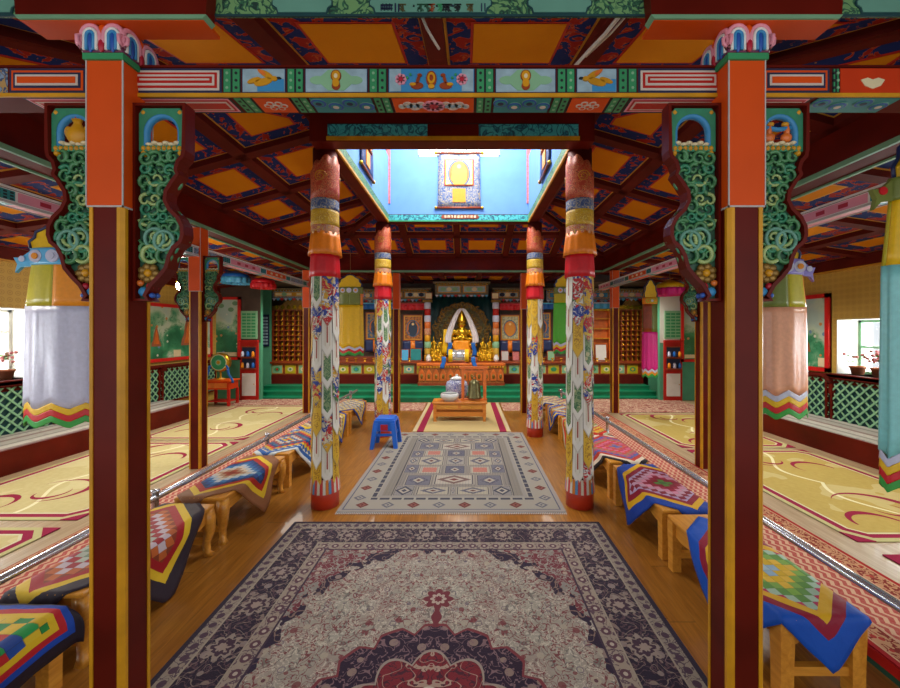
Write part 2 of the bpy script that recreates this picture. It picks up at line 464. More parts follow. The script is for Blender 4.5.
def m_georug(a, b):
    n = NT('geometric_pile'); x, y, z = n.xyz(); ax, ay = x.abs(), y.abs()
    d = (a - ax).min(b - ay)
    along = n.math('MULTIPLY', (a - ax).lt(b - ay), y) + n.math('MULTIPLY', (a - ax).gt(b - ay), x)
    # field: fine grey lattice
    c = n.mix(((x / 0.035).fract().lt(0.2) + (y / 0.035).fract().lt(0.2)).min(1.0) * 0.4, '#7b756c', '#64605e')
    wv = n.noise(n.obj(), 60, 2)
    def block(cx, cy, hx, hy): return ((ax - cx).abs() / hx).max((ay - cy).abs() / hy)
    def diam(cx, cy, hx, hy): return (ax - cx).abs() / hx + (ay - cy).abs() / hy
    tick = (((x + y) / 0.022).fract()).lt(0.45); tick2 = ((x / 0.03).fract().lt(0.4) * (y / 0.03).fract().lt(0.4))
    c = n.mix(ax.lt(0.60) * ay.lt(1.04), c, '#4c484a'); c = n.mix(ax.lt(0.585) * ay.lt(1.025), c, n.mix(tick2, '#7b756e', '#5e5a5c'))
    LAY = [(0, 0, .12, .14, 'a'), (.30, 0, .16, .17, 'b'), (0, .30, .12, .13, 'c'), (.29, .31, .13, .12, 'r'), (.50, .27, .08, .14, 'd'), (0, .60, .22, .14, 'e'), (.38, .62, .14, .15, 'd'), (.49, .89, .10, .12, 's'), (.20, .89, .17, .10, 'b'), (0, .89, .02, .10, 'a'), (.52, .0, .06, .12, 'a')]
    for (bx, by, hx, hy, kind) in LAY:
        k = block(bx, by, hx, hy); dd = diam(bx, by, hx, hy)
        fillc = {'a': '#8b857b', 'b': '#99917f', 'c': '#55545f', 'r': '#9a9282', 'd': '#6d6a70', 'e': '#a0988a', 's': '#8f897e'}[kind]
        f = n.mix(tick, fillc, '#5e5d68') if kind in 'cds' else n.mix(tick2 * 0.6, fillc, '#6a6870')
        if kind == 'r': f = n.mix(k.lt(.62), n.mix(tick2, f, '#6a6870'), n.mix(tick, '#97564e', '#a87a6c'))
        elif kind == 's': f = n.mix(dd.lt(.9), f, '#44444f'); f = n.mix(dd.lt(.6), f, '#9a9284'); f = n.mix(dd.lt(.3), f, '#44444f')
        elif kind == 'e': f = n.mix(dd.lt(.85), f, '#6a5450'); f = n.mix(dd.lt(.5), f, '#a0978a'); f = n.mix(dd.lt(.25), f, '#6a3c3a')
        else: f = n.mix(dd.lt(.8), f, n.mix(wv.gt(.5), '#4e4d59', '#66646c')); f = n.mix(dd.lt(.45), f, '#9a9284'); f = n.mix(dd.lt(.2), f, '#5a3a3a')
        c = n.mix(k.lt(1.0), c, '#8f887c'); c = n.mix(k.lt(.93), c, '#46434a'); c = n.mix(k.lt(.88), c, f)
    # borders
    pitch = 0.235
    w = along / pitch; jj = w.floor(); fw = (w.fract() - 0.5) * pitch
    lo = fw.abs() + (d - 0.135).abs()
    odd = jj.mod(2.0).gt(0.5)
    outer = n.mix(lo.lt(0.062), '#8d877c', n.mix(odd, '#633734', '#5d5c64')); outer = n.mix(lo.lt(0.035), outer, n.mix(odd, '#7c5048', '#8f897e'))
    outer = n.mix(lo.lt(0.016), outer, n.mix(odd, '#55282a', '#4d4f5e'))
    dash = n.mix((along / 0.115).fract().lt(0.8), '#8d877c', '#42424c')
    c = n.mix(d.lt(0.335), c, '#86817a'); c = n.mix(d.lt(0.30), c, '#8f897e'); c = n.mix(d.lt(0.285), c, dash); c = n.mix(d.lt(0.245), c, '#8f897e')
    c = n.mix(d.lt(0.232), c, outer); c = n.mix(d.lt(0.04), c, '#8d857e'); c = n.mix(ring(n, d, 0.04, 0.052), c, '#555664')
    n.bump(n.noise(n.obj(), 200, 2), 0.5, 0.004)
    return n.done(c, 0.95, spec=0.15)

def m_strawrug(a, b):
    n = NT('straw_rug_pile'); x, y, z = n.xyz(); ax, ay = x.abs(), y.abs()
    c = n.mix(n.noise(n.vec(x * 3, y * 30, 0.0), 6, 2), '#ad9560', '#c6b27c')
    ex = a - ax
    c = n.mix(ring(n, ex, 0.07, 0.18), c, '#8a1c3c'); c = n.mix(ex.lt(0.05), c, '#b9a988'); c = n.mix((b - ay).lt(0.04), c, '#b7a27a')
    r = n.hyp(x, (y - 0.1) * 0.7); t = n.atan2(y - 0.1, x)
    c = n.mix((r / (0.28 + (t * 5).cos().abs() * 0.2)).lt(1.0) * 0.5, c, '#9a7a3c')
    return n.done(c, 0.9, spec=0.2)

def m_hallcarpet(a, b, c1='#b3a56e', c2='#c6ba88'):
    n = NT('olive_carpet_pile'); x, y, z = n.xyz(); ax, ay = x.abs(), y.abs()
    # rectangle with cut corners
    ccut = (a - ax + b - ay) * 0.7071 - 0.10
    d = (a - ax).min(b - ay).min(ccut)
    c = n.mix(n.noise(n.obj(), 25, 2), c1, c2)
    c = n.mix(n.noise(n.obj(), 1.6, 2).gt(0.56) * 0.3, c, '#d6cfa2')
    # swirls in two burgundy leaves and a pale stem
    py = ((y / 1.25).fract() - 0.5) * 1.25; side = (y / 1.25).floor().mod(2.0) * 2.0 - 1.0
    px = x * side
    r1 = n.hyp(px - 0.02, py - 0.05); t1 = n.atan2(py - 0.05, px - 0.02)
    r2 = n.hyp(px + 0.30, py + 0.22); t2 = n.atan2(py + 0.22, px + 0.30)
    c = n.mix((px + (py * 5).sin() * 0.14).abs().lt(0.018), c, '#dcd6ac')
    c = n.mix((r1 - 0.25 - t1 * 0.04).abs().lt(0.036 - (t1 - 0.6).abs() * 0.018), c, '#8a1838')
    c = n.mix((r2 - 0.2).abs().lt(0.032 - (t2 - 1.6).abs() * 0.015), c, '#8a1838')
    c = n.mix((r1 - 0.13).abs().lt(0.026 - (t1 + 1.2).abs() * 0.013), c, '#8a1838')
    c = n.mix(d.lt(0.12), c, '#cbc7a2'); c = n.mix(d.lt(0.10), c, '#8d1a3e'); c = n.mix(d.lt(0.045), c, '#b5b07c'); c = n.mix(d.lt(0.0), c, '#8d1a3e')
    n.bump(n.noise(n.obj(), 160, 2), 0.4, 0.004)
    return n.done(c, 0.92, spec=0.2)

def m_runner(a):
    n = NT('checked_runner_pile'); x, y, z = n.xyz(); d = a - x.abs()
    u, v = x / 0.05, y / 0.075
    k = ((u + 0.0).floor() + v.floor()).mod(2.0)
    zig = ((v.fract() - 0.5).abs() * 2)
    chk = ((u + zig * 0.5).fract()).lt(0.5 + 0.12 * k)
    c = n.mix(chk, '#c9a184', '#a5232a')
    c = n.mix(n.noise(n.obj(), 90, 1) * 0.3, c, '#d8bca0')
    fl = n.voro(n.vec(x, y), 16); vn = (n.noise(n.vec(x, y), 22, 1, dist=1.0) - 0.5).abs().lt(0.05)
    brd = n.mix(vn, '#b98a66', '#7d2a24'); brd = n.mix(fl.lt(0.22), brd, '#a3322c')
    c = n.mix(d.lt(0.17), c, '#c7a184'); c = n.mix(d.lt(0.155), c, brd); c = n.mix(d.lt(0.045), c, '#c09a78'); c = n.mix(d.lt(0.035), c, '#9c1a1e')
    return n.done(c, 0.9, spec=0.2)
M['runner'] = m_runner(0.33)

def m_mosscarpet():
    n = NT('pink_carpet_pile'); x, y, z = n.xyz()
    f = n.voro(n.obj(), 7); v = (n.noise(n.obj(), 9, 2, dist=1) - 0.5).abs().lt(0.04)
    c = n.mix(f.lt(0.3), '#9c6a5c', '#7d3a38'); c = n.mix(v, c, '#c0a48c')
    return n.done(c, 0.95, spec=0.2)
M['pink_carpet'] = m_mosscarpet()
def m_ledge():
    n = NT('ledge_rug'); x, y, z = n.xyz()
    c = n.ramp((x * 2.6).fract(), [(0, '#a9a69c'), (0.35, '#8d8a84'), (0.5, '#b9b6ab'), (0.8, '#8f7d78')], True)
    c = n.mix(n.voro(n.obj(), 12).lt(0.25) * 0.5, c, '#8a7a80')
    return n.done(c, 0.9, spec=0.2)
M['ledge_rug'] = m_ledge()

def m_blueborder():
    n = NT('painted_blue_border'); 
    v = n.obj()
    a = n.noise(v, 9, 3, 0.6, 0.8); s = n.voro(v, 15)
    c = n.mix(a.gt(0.565), '#1b2c66', '#96241a'); c = n.mix(ring(n, a, 0.55, 0.572), c, '#b0522a')
    c = n.mix(s.lt(0.09), c, '#a87e3a')
    return n.done(c, 0.7, spec=0.12)
M['blue_border'] = m_blueborder()
def m_orangecloth():
    n = NT('ceiling_cloth'); 
    c = n.mix(n.noise(n.obj(), 2.0, 3), '#c9780c', '#dd9016')
    c = n.mix(n.noise(n.obj(), 40, 2) * 0.15, c, '#a85a08')
    return n.done(c, 0.8, spec=0.1)
M['ceiling_cloth'] = m_orangecloth()

def m_foliage(key, bg, fg, edge, s):
    n = NT(key); v = n.obj()
    a = n.noise(v, s, 1.5, 0.5, 2.2); 
    c = n.mix((a - 0.5).abs().lt(0.06), bg, fg); c = n.mix((a - 0.5).abs().lt(0.02), c, edge)
    w = n.voro(v, s * 1.6); c = n.mix(ring(n, w, 0.30, 0.36) * 0.6, c, fg)
    return n.done(c, 0.5)
M['green_foliage'] = m_foliage('green_foliage', '#6a955e', '#2c6044', '#16352c', 14)
M['teal_foliage'] = m_foliage('teal_foliage', '#43aeae', '#1d7480', '#0f4656', 9)
M['frieze_paint'] = m_foliage('frieze_paint', '#7f93a8', '#3a4a6a', '#b08a50', 12)
M['brocade_red'] = m_foliage('brocade_red', '#b03a22', '#d07a4a', '#7a1c14', 16)
M['brocade_blue'] = m_foliage('brocade_blue', '#39507e', '#8a8f9a', '#b59a50', 18)
M['brocade_gold'] = m_foliage('brocade_gold', '#c9a01c', '#a8741c', '#e0c860', 18)
M['brocade_pink'] = m_foliage('brocade_pink', '#b58a72', '#b5362e', '#d8c060', 18)
M['carved_wood'] = m_foliage('carved_wood', '#a85a26', '#6a3012', '#c88a3a', 26)
M['carved_dark'] = m_foliage('carved_dark', '#5c5448', '#8a7a50', '#2a2622', 16)
M['porcelain'] = m_foliage('porcelain', '#d0d4dc', '#2038a0', '#16246a', 20)
M['wave_paint'] = m_foliage('wave_paint', '#1e6e8c', '#0f3a60', '#c9d2d4', 10)

def m_wallpaper():
    n = NT('gold_wallpaper'); x, y, z = n.xyz()
    u, v = y / 0.085, z / 0.085
    fu, fv = u.fract() - 0.5, v.fract() - 0.5
    di = n.hyp(fu, fv)
    c = n.mix(n.noise(n.obj(), 3, 2), '#b8953f', '#c7a54e'); c = n.mix(ring(n, di, 0.26, 0.34) * 0.6, c, '#96702a'); c = n.mix(di.lt(0.12) * 0.5, c, '#96702a')
    return n.done(c, 0.6)
M['wallpaper'] = m_wallpaper()
plain('plaster', '#d8d6cc', 0.8, var=0.05)
plain('wall_green', '#4f9a78', 0.6, var=0.08)
plain('wall_dark', '#4b3a30', 0.7, var=0.2)
plain('lantern_blue', '#5f8cc6', 0.8, var=0.05)

def m_landscape(key, seed, fig):
    n = NT(key); x, y, z = n.xyz()
    w = n.vec(x + seed, y + seed, z)
    a = n.noise(w, 2.2, 3, 0.55, 0.4); b = n.noise(w, 6, 2, 0.6, 1.0)
    f = (a - 0.5) * 1.5 + 0.5 - z * 0.55
    c = n.ramp(f, [(0.18, '#a9c4bc'), (0.38, '#bccdb6'), (0.5, '#8fb894'), (0.62, '#3f9468'), (0.85, '#1c6a46')])
    c = n.mix(ring(n, b, 0.49, 0.515) * f.gt(0.42) * 0.7, c, '#1d6a46')
    s = n.voro(w, 9); k = n.xyz(n.voro(w, 9, out='Color'))[0]
    c = n.mix(s.lt(0.25) * k.gt(0.88), c, fig); c = n.mix(s.lt(0.2) * k.lt(0.12), c, '#d0d2c2'); c = n.mix(s.lt(0.25) * ring(n, k, 0.3, 0.36), c, '#6a90b0')
    return n.done(c, 0.35, coat=0.2)
M['mural'] = m_landscape('mural_landscape', 3.0, '#c88a4a')
M['mural_b'] = m_landscape('mural_landscape_pale', 11.0, '#c99a6a')

def m_thangka(key, bg, fig, acc):
    n = NT(key); x, y, z = n.xyz()
    r = n.hyp(x, (z + 0.02) * 0.8)
    b = n.noise(n.obj(), 16, 3)
    c = n.mix(b.gt(0.5), bg, acc)
    c = n.mix((r / 0.17).lt(1.0), c, '#2a5a78'); c = n.mix((r / 0.15).lt(1.0), c, '#b4641c')
    body = n.hyp(x, (z + 0.03) * 0.6) / (0.085 + b * 0.06)
    c = n.mix(body.lt(1.0), c, fig); c = n.mix(n.hyp(x, z - 0.09).lt(0.032), c, '#d8b070')
    return n.done(c, 0.5)
M['thangka_a'] = m_thangka('thangka_a', '#7a4a24', '#20344a', '#b06a2a')
M['thangka_b'] = m_thangka('thangka_b', '#8a8a6a', '#c27a1c', '#b0a884')
M['thangka_c'] = m_thangka('thangka_c', '#3a5070', '#24324e', '#8a7048')
M['thangka_light'] = m_thangka('thangka_light', '#c8b070', '#d8a030', '#d0c4a0')

def m_attr(key, rough=0.6, bump=0.3, pat=0.0):
    n = NT(key); a = n.attr()
    c = n.mix(n.noise(n.obj(), 60, 2) * 0.25, a, n.mix(1.0, a, '#b0b0b0', 'MULTIPLY'))
    if bump: n.bump(n.noise(n.obj(), 14, 2, dist=0.5), bump, 0.015)
    return n.done(c, rough, sheen=0.15)
M['quilt'] = m_attr('quilt_cloth', 0.5)

def m_patch():
    n = NT('patchwork_brocade'); uv = n.uv(); u, v, w = n.xyz(uv)
    at = n.t.nodes.new('ShaderNodeAttribute'); at.attribute_name = 'Col'; a = X(n, at.outputs['Color']); al = X(n, at.outputs['Alpha'])
    p = n.obj()
    s = n.voro(p, 11); kc = n.xyz(n.voro(p, 11, out='Color')); k = kc[0]
    mo = n.ramp(k, [(0.0, '#b5161a'), (0.36, '#16348c'), (0.62, '#c9301c'), (0.72, '#2f6e34'), (0.8, '#d0a01c'), (0.9, '#16348c')], True)
    ns = n.noise(p, 17, 2, 0.6, 1.8)
    e = (u - 0.5).abs()
    floral = n.mix(ns.gt(0.49), a, mo); floral = n.mix(ring(n, ns, 0.45, 0.475), floral, '#3a4c7c')
    leafy = n.mix(((ns - 0.5).abs()).lt(0.05), '#7f9668', '#3c6a44'); leafy = n.mix(s.lt(0.22), leafy, '#b8b48a')
    goldy = n.mix(((ns - 0.47).abs()).lt(0.035), a, '#9c6c14')
    slit = n.mix(e.lt(0.07) * ring(n, v, 0.38, 0.82), a, '#a04a3a'); slit = n.mix(ring(n, e, 0.16, 0.21) * v.gt(0.25), slit, '#b8b49c')
    bd = n.mix(al.gt(0.45), '#dedbd0', a)
    inner = n.mix(al.lt(0.85), goldy, floral); inner = n.mix(al.lt(0.6), inner, goldy); inner = n.mix(al.lt(0.4), inner, leafy); inner = n.mix(al.lt(0.2), inner, slit)
    c = n.mix(e.lt(0.34) * v.gt(0.22), bd, inner); c = n.mix((al.gt(0.6)), c, floral)
    c = n.mix((e.gt(0.465) + v.lt(0.05)).min(1.0) * 0.45, c, '#8a8270')
    n.bump(ns, 0.15, 0.004)
    return n.done(c, 0.5)
M['patch'] = m_patch()

# glass panes
g = NT('window_glass'); 
b_ = g.t.nodes.new('ShaderNodeBsdfTransparent'); gl = g.t.nodes.new('ShaderNodeBsdfGlossy'); gl.inputs['Roughness'].default_value = 0.02
mx = g.t.nodes.new('ShaderNodeMixShader'); mx.inputs[0].default_value = 0.06
g.t.links.new(b_.outputs[0], mx.inputs[1]); g.t.links.new(gl.outputs[0], mx.inputs[2]); g.t.links.new(mx.outputs[0], g.out.inputs[0])
M['glass'] = g.mat
e = NT('lamp_bulb'); M['bulb'] = e.done('#fff4e0', 0.3, emit='#fff2dc', es=60.0)
# ------------------------------------------------------------------ THE SETTING
XL, XR = -5.6, 5.25          # side walls
YB = 10.15                   # back wall
Y0 = -1.6                    # open entrance end behind the camera
PZ = 0.08                    # height of the low side platforms
RL, RR, RF, RBK = -3.07, 2.76, 1.47, 7.62     # ring beam centre lines

fl = MB(); fl.box((XL - 0.5, Y0, -0.1), (XR + 0.5, YB + 0.2, 0.0), 'floor_boards'); struct(fl.build('floor'))
p = MB(); p.box((XL, Y0, 0.0), (-2.33, 8.75, PZ), 'platform_boards'); p.box((-2.345, Y0, 0.005), (-2.33, 8.75, PZ), 'red'); struct(p.build('floor_platform_left'))
p = MB(); p.box((1.96, Y0, 0.0), (XR, 8.75, PZ), 'platform_boards'); p.box((1.945, Y0, 0.03), (1.96, 8.75, PZ), 'red'); p.box((1.948, Y0, 0.0), (1.96, 8.75, 0.03), 'green_dark'); struct(p.build('floor_platform_right'))

def wall_side(name, x, sgn, niches, ztop=2.75):
    """sgn: direction pointing outward. niches: (y0,y1,z0,z1)"""
    m = MB(); t = 0.5
    xo = x + sgn * t
    def slab(y0, y1, z0, z1, mat): m.box((x, y0, z0), (xo, y1, z1), mat)
    ys = [Y0]
    for (a, b, z0, z1) in niches: ys += [a, b]
    ys.append(YB + 0.2)
    for i in range(0, len(ys), 2): slab(ys[i], ys[i + 1], 0, ztop, 'wallpaper')
    for (a, b, z0, z1) in niches:
        slab(a, b, 0, z0, 'wallpaper'); slab(a, b, z1, ztop, 'wallpaper')
        # plastered reveal
        m.box((x + sgn * 0.001, a, z0), (xo, a + 0.012, z1), 'plaster'); m.box((x + sgn * 0.001, b - 0.012, z0), (xo, b, z1), 'plaster')
        m.box((x + sgn * 0.001, a, z1 - 0.012), (xo, b, z1), 'plaster'); m.box((x + sgn * 0.001, a, z0), (xo, b, z0 + 0.012), 'plaster')
    return struct(m.build(name))
NL = [(0.6, 2.2, 1.0, 1.88), (3.45, 5.0, 1.0, 1.9)]
NR = [(0.6, 2.2, 1.0, 1.78), (3.9, 5.47, 1.0, 1.78)]
wall_side('wall_left', XL, -1, NL)
wall_side('wall_right', XR, 1, NR)
b = MB(); b.box((XL - 0.5, YB, 0), (XR + 0.5, YB + 0.2, 3.3), 'wall_dark'); struct(b.build('wall_back'))

def window(nm, x, sgn, y0, y1, z0, z1, nv, nh, mat, off=0.30):
    xx = x + sgn * off
    w = MB(); t = 0.05
    for (a, b_) in ((y0, y0 + t), (y1 - t, y1)): w.box((xx, a, z0), (xx + sgn * 0.06, b_, z1), mat)
    for (a, b_) in ((z0, z0 + t), (z1 - t, z1)): w.box((xx, y0, a), (xx + sgn * 0.06, y1, b_), mat)
    for i in range(1, nv):
        yy = y0 + (y1 - y0) * i / nv; w.box((xx + sgn * .01, yy - 0.018, z0), (xx + sgn * 0.05, yy + 0.018, z1), mat)
    for i in range(1, nh):
        zz = z0 + (z1 - z0) * i / nh; w.box((xx + sgn * .01, y0, zz - 0.016), (xx + sgn * 0.05, y1, zz + 0.016), mat)
    o = struct(w.build(nm))
    gm = MB(); gm.box((xx + sgn * 0.025, y0 + t, z0 + t), (xx + sgn * 0.031, y1 - t, z1 - t), 'glass'); gm.build('window_pane', o)
    s = MB(); s.box((x - sgn * 0.10, y0 - 0.05, z0 - 0.05), (xx, y1 + 0.05, z0 + 0.012), 'wine_flat'); s.build('window_sill', o)
window('window_1', XL, -1, *NL[1][:2], NL[1][2], NL[1][3], 8, 3, 'white_paint')
window('window_2', XR, 1, *NR[1][:2], NR[1][2], NR[1][3], 5, 2, 'mint')
window('window_3', XL, -1, *NL[0][:2], NL[0][2], NL[0][3], 8, 3, 'white_paint')
window('window_4', XR, 1, *NR[0][:2], NR[0][2], NR[0][3], 5, 2, 'mint')

# ---- coffered ceiling
def clip(poly, nx, ny, d):
    """keep nx*x+ny*y >= d"""
    out = []
    for i in range(len(poly)):
        a, b_ = poly[i], poly[(i + 1) % len(poly)]
        da, db = nx * a[0] + ny * a[1] - d, nx * b_[0] + ny * b_[1] - d
        if da >= 0: out.append(a)
        if (da >= 0) != (db >= 0):
            t = da / (da - db); out.append((a[0] + (b_[0] - a[0]) * t, a[1] + (b_[1] - a[1]) * t))
    return out
def area(p): return 0.5 * sum(p[i][0] * p[(i + 1) % len(p)][1] - p[(i + 1) % len(p)][0] * p[i][1] for i in range(len(p)))
def inset(poly, e):
    out = poly
    for i in range(len(poly)):
        a, b_ = poly[i], poly[(i + 1) % len(poly)]
        dx, dy = b_[0] - a[0], b_[1] - a[1]; L = math.hypot(dx, dy)
        if L < 1e-6: continue
        nx, ny = -dy / L, dx / L
        out = clip(out, nx, ny, nx * a[0] + ny * a[1] + e)
        if len(out) < 3: return None
    return out if abs(area(out)) > 2e-3 else None
ceil_root = MB()
def coffers(root, region, xs, ys, zf, widths=(0.055, 0.072, 0.20, 0.216), mats=('gold_line', 'blue_border', 'red', 'ceiling_cloth')):
    rib = MB(); seen = set()
    for i in range(len(xs) - 1):
        for j in range(len(ys) - 1):
            c = [(xs[i], ys[j]), (xs[i + 1], ys[j]), (xs[i + 1], ys[j + 1]), (xs[i], ys[j + 1])]
            for k in range(len(region)):
                a, b_ = region[k], region[(k + 1) % len(region)]
                dx, dy = b_[0] - a[0], b_[1] - a[1]; L = math.hypot(dx, dy)
                c = clip(c, -dy / L, dx / L, (-dy * a[0] + dx * a[1]) / L)
                if len(c) < 3: break
            if len(c) < 3 or abs(area(c)) < 0.01: continue
            pm = MB(); dz = 0.055
            cx = sum(q[0] for q in c) / len(c); cy = sum(q[1] for q in c) / len(c); cz = zf(cx, cy)
            pm.poly([(x - cx, y - cy, zf(x, y) + dz + 0.004 - cz) for x, y in reversed(c)], 'wine_flat')
            for n_, (e, mt) in enumerate(zip(widths, mats)):
                q = inset(c, e)
                if not q: break
                pm.poly([(x - cx, y - cy, zf(x, y) + dz - 0.0025 * n_ - cz) for x, y in reversed(q)], mt)
            pm.build('ceiling_panel', root, (cx, cy, cz))
            for k in range(len(c)):
                a, b_ = c[k], c[(k + 1) % len(c)]
                key = (round((a[0] + b_[0]) * 25), round((a[1] + b_[1]) * 25))
                if key in seen: continue
                seen.add(key)
                dx, dy = b_[0] - a[0], b_[1] - a[1]; L = math.hypot(dx, dy)
                if L < 0.03: continue
                for (hw, lo, hi) in ((0.055, 0.0, 0.06),):
                    px, py = -dy / L * hw, dx / L * hw
                    ex, ey = dx / L * 0.02, dy / L * 0.02
                    A = [(a[0] - ex + px, a[1] - ey + py), (a[0] - ex - px, a[1] - ey - py), (b_[0] + ex - px, b_[1] + ey - py), (b_[0] + ex + px, b_[1] + ey + py)]
                    v = [(x, y, zf(x, y) + lo) for x, y in A] + [(x, y, zf(x, y) + hi) for x, y in A]
                    rib.add(v, [(0, 1, 2, 3), (4, 7, 6, 5), (0, 4, 5, 1), (1, 5, 6, 2), (2, 6, 7, 3), (3, 7, 4, 0)], 'wine_flat')
    rib.build('ceiling_rib', root)
IL, IR, IF, IB = RL + 0.1, RR - 0.1, RF + 0.1, RBK - 0.1      # inner faces of ring beam
SL, SR, SF, SB = -1.36, 1.10, 3.32, 6.02                    # outer faces of skylight beams
ZR, ZS = 3.05, 3.50
U = 0.92
def steps(a, b_, c):
    out = [a]; k = c
    while k > a: k -= U
    k += U
    while k < b_ - 0.12:
        if k > a + 0.12: out.append(k)
        k += U
    return out + [b_]
cr = MB()
for (q, nm) in (((XL - .5, Y0, 3.62, SL, YB + .2), 0), ((SR, Y0, 3.62, XR + .5, YB + .2), 0), ((SL, Y0, 3.62, SR, SF), 0), ((SL, SB, 3.62, SR, YB + .2), 0)):
    cr.box((q[0], q[1], q[2]), (q[3], q[4], q[2] + 0.08), 'wine_flat')
cl = struct(cr.build('ceiling'))
xsA = steps(IL, IR, -0.18); ysA = steps(IF, IB, 4.63)
def sl(a0, a1): return lambda t: ZR + (ZS - ZR) * (t - a0) / (a1 - a0)
fz = sl(IF, SF); bz = sl(IB, SB); lz = sl(IL, SL); rz_ = sl(IR, SR)
yf = [IF, 1.80, 2.69, SF]; yb = [SB, (IB + SB) / 2, IB]; xl = [IL, (IL + SL) / 2, SL]; xr = [SR, (SR + IR) / 2, IR]
coffers(cl, [(IL, IF), (IR, IF), (SR, SF), (SL, SF)], xsA, yf, lambda x, y: fz(y))
coffers(cl, [(SL, SB), (SR, SB), (IR, IB), (IL, IB)], xsA, yb, lambda x, y: bz(y))
coffers(cl, [(IL, IF), (SL, SF), (SL, SB), (IL, IB)], xl, ysA, lambda x, y: lz(x))
coffers(cl, [(SR, SF), (IR, IF), (IR, IB), (SR, SB)], xr, ysA, lambda x, y: rz_(x))
wb = (0.055, 0.085, 0.27, 0.285)
mb_ = ('gold_line', 'blue_border', 'gold_line', 'ceiling_cloth')
OL = RL - 0.1; OR = RR + 0.1
ysO = [Y0 + 0.95 * i for i in range(11)] + [8.6]
coffers(cl, [(XL, Y0), (OL, Y0), (OL, 8.6), (XL, 8.6)], [XL, XL + 0.81, XL + 1.62, OL], ysO, lambda x, y: 2.92 - 0.36 * (x - OL) / (XL - OL), wb, mb_)
coffers(cl, [(OR, Y0), (XR, Y0), (XR, 8.6), (OR, 8.6)], [OR, OR + 0.8, OR + 1.6, XR], ysO, lambda x, y: 2.92 - 0.36 * (x - OR) / (XR - OR), wb, mb_)
coffers(cl, [(OL, RBK + .1), (OR, RBK + .1), (OR, YB), (OL, YB)], [OL + (OR - OL) * i / 7 for i in range(8)], [RBK + .1, 8.8, YB], lambda x, y: 2.88, wb, mb_)
bk = MB(); bk.box((XL, 8.6, 2.72), (OL, YB, 2.78), 'wall_dark'); bk.box((OR, 8.6, 2.72), (XR, YB, 2.78), 'wall_dark'); bk.build('ceiling_panel', cl)
# wall plates under the outer ceiling
for x, nm in ((XL, 'trim_1'), (XR, 'trim_2')):
    t = MB(); s_ = 1 if x < 0 else -1
    t.box((x, Y0, 2.47), (x + s_ * 0.08, YB, 2.62), 'wine_flat'); t.box((x, Y0, 2.455), (x + s_ * 0.085, YB, 2.47), 'gold_line'); struct(t.build(nm))

# ---- ring beam round the hall (sides and back), with a teal moulding
def beam(name, label, a, b_, parts, group=None):
    t = thing(name, label, 'beam', ((a[0] + b_[0]) / 2, (a[1] + b_[1]) / 2, a[2]))
    o = t.location
    m = MB(); m.box([a[i] - o[i] for i in range(3)], [b_[i] - o[i] for i in range(3)], 'wine'); m.build('timber', t)
    for nm, boxes in parts:
        m = MB()
        for (p0, p1, mt) in boxes: m.box([p0[i] - o[i] for i in range(3)], [p1[i] - o[i] for i in range(3)], mt)
        m.build(nm, t)
    return t
beam('ring_beam', 'long dark red ceiling beam along the left side of the hall', (RL - .1, 1.3, 2.80), (RL + .1, RBK + .1, 3.09),
     [('moulding', [((RL + .1, 1.58, 2.765), (RL + .125, RBK - .1, 2.80), 'mint'), ((RL - .125, 1.3, 2.765), (RL - .1, RBK + .1, 2.80), 'mint'), ((RL - .1, 1.3, 2.78), (RL + .1, RBK + .1, 2.80), 'wine_flat')])])
beam('ring_beam', 'long dark red ceiling beam along the right side of the hall', (RR - .1, 1.3, 2.80), (RR + .1, RBK + .1, 3.09),
     [('moulding', [((RR - .125, 1.58, 2.765), (RR - .1, RBK - .1, 2.80), 'mint'), ((RR + .1, 1.3, 2.765), (RR + .125, RBK + .1, 2.80), 'mint'), ((RR - .1, 1.3, 2.78), (RR + .1, RBK + .1, 2.80), 'wine_flat')])])
beam('ring_beam', 'wide dark red beam crossing the hall behind the skylight', (RL + .1, RBK - .1, 2.80), (RR - .1, RBK + .1, 3.09),
     [('moulding', [((RL + .125, RBK - .125, 2.765), (RR - .125, RBK - .1, 2.80), 'mint'), ((RL + .1, RBK - .1, 2.78), (RR - .1, RBK + .1, 2.80), 'wine_flat')])])

# ---- skylight well
AX0, AX1, AY0, AY1 = -1.20, 0.94, 3.47, 5.88
def sky_beam(label, a, b_, parts): return beam('skylight_beam', label, a, b_, parts)
sky_beam('dark red beam with teal painted panels at the near edge of the skylight', (SL, SF, 3.245), (SR, AY0, 3.56), [
    ('painted_panel', [((-1.20, SF - .006, 3.288), (0.96, SF, 3.388), 'teal_foliage'), ((-.34, SF - .009, 3.285), (.10, SF, 3.39), 'wine'), ]),
    ('moulding', [((-1.21, SF - .012, 3.252), (.97, SF, 3.284), 'gold'), ((-1.20, SF - .01, 3.388), (.96, SF, 3.394), 'ink')])])
sky_beam('dark beam with teal frieze at the far edge of the skylight', (SL, AY1, 3.28), (SR, SB, 3.56), [
    ('painted_panel', [((AX0, AY1 - .006, 3.305), (AX1, AY1, 3.39), 'teal_foliage')]),
    ('moulding', [((AX0, AY1 - .012, 3.285), (AX1, AY1, 3.303), 'green')])])
sky_beam('skylight side beam with green painted inner face, on the left', (SL, AY0, 3.28), (AX0, AY1, 3.56), [
    ('painted_panel', [((AX0, AY0, 3.30), (AX0 + .006, AY1, 3.40), 'green_foliage'), ((SL + .03, AY0, 3.276), (AX0 - .012, AY1, 3.28), 'wine_flat')]),
    ('moulding', [((AX0 - .01, AY0, 3.272), (AX0 + .01, AY1, 3.30), 'gold')])])
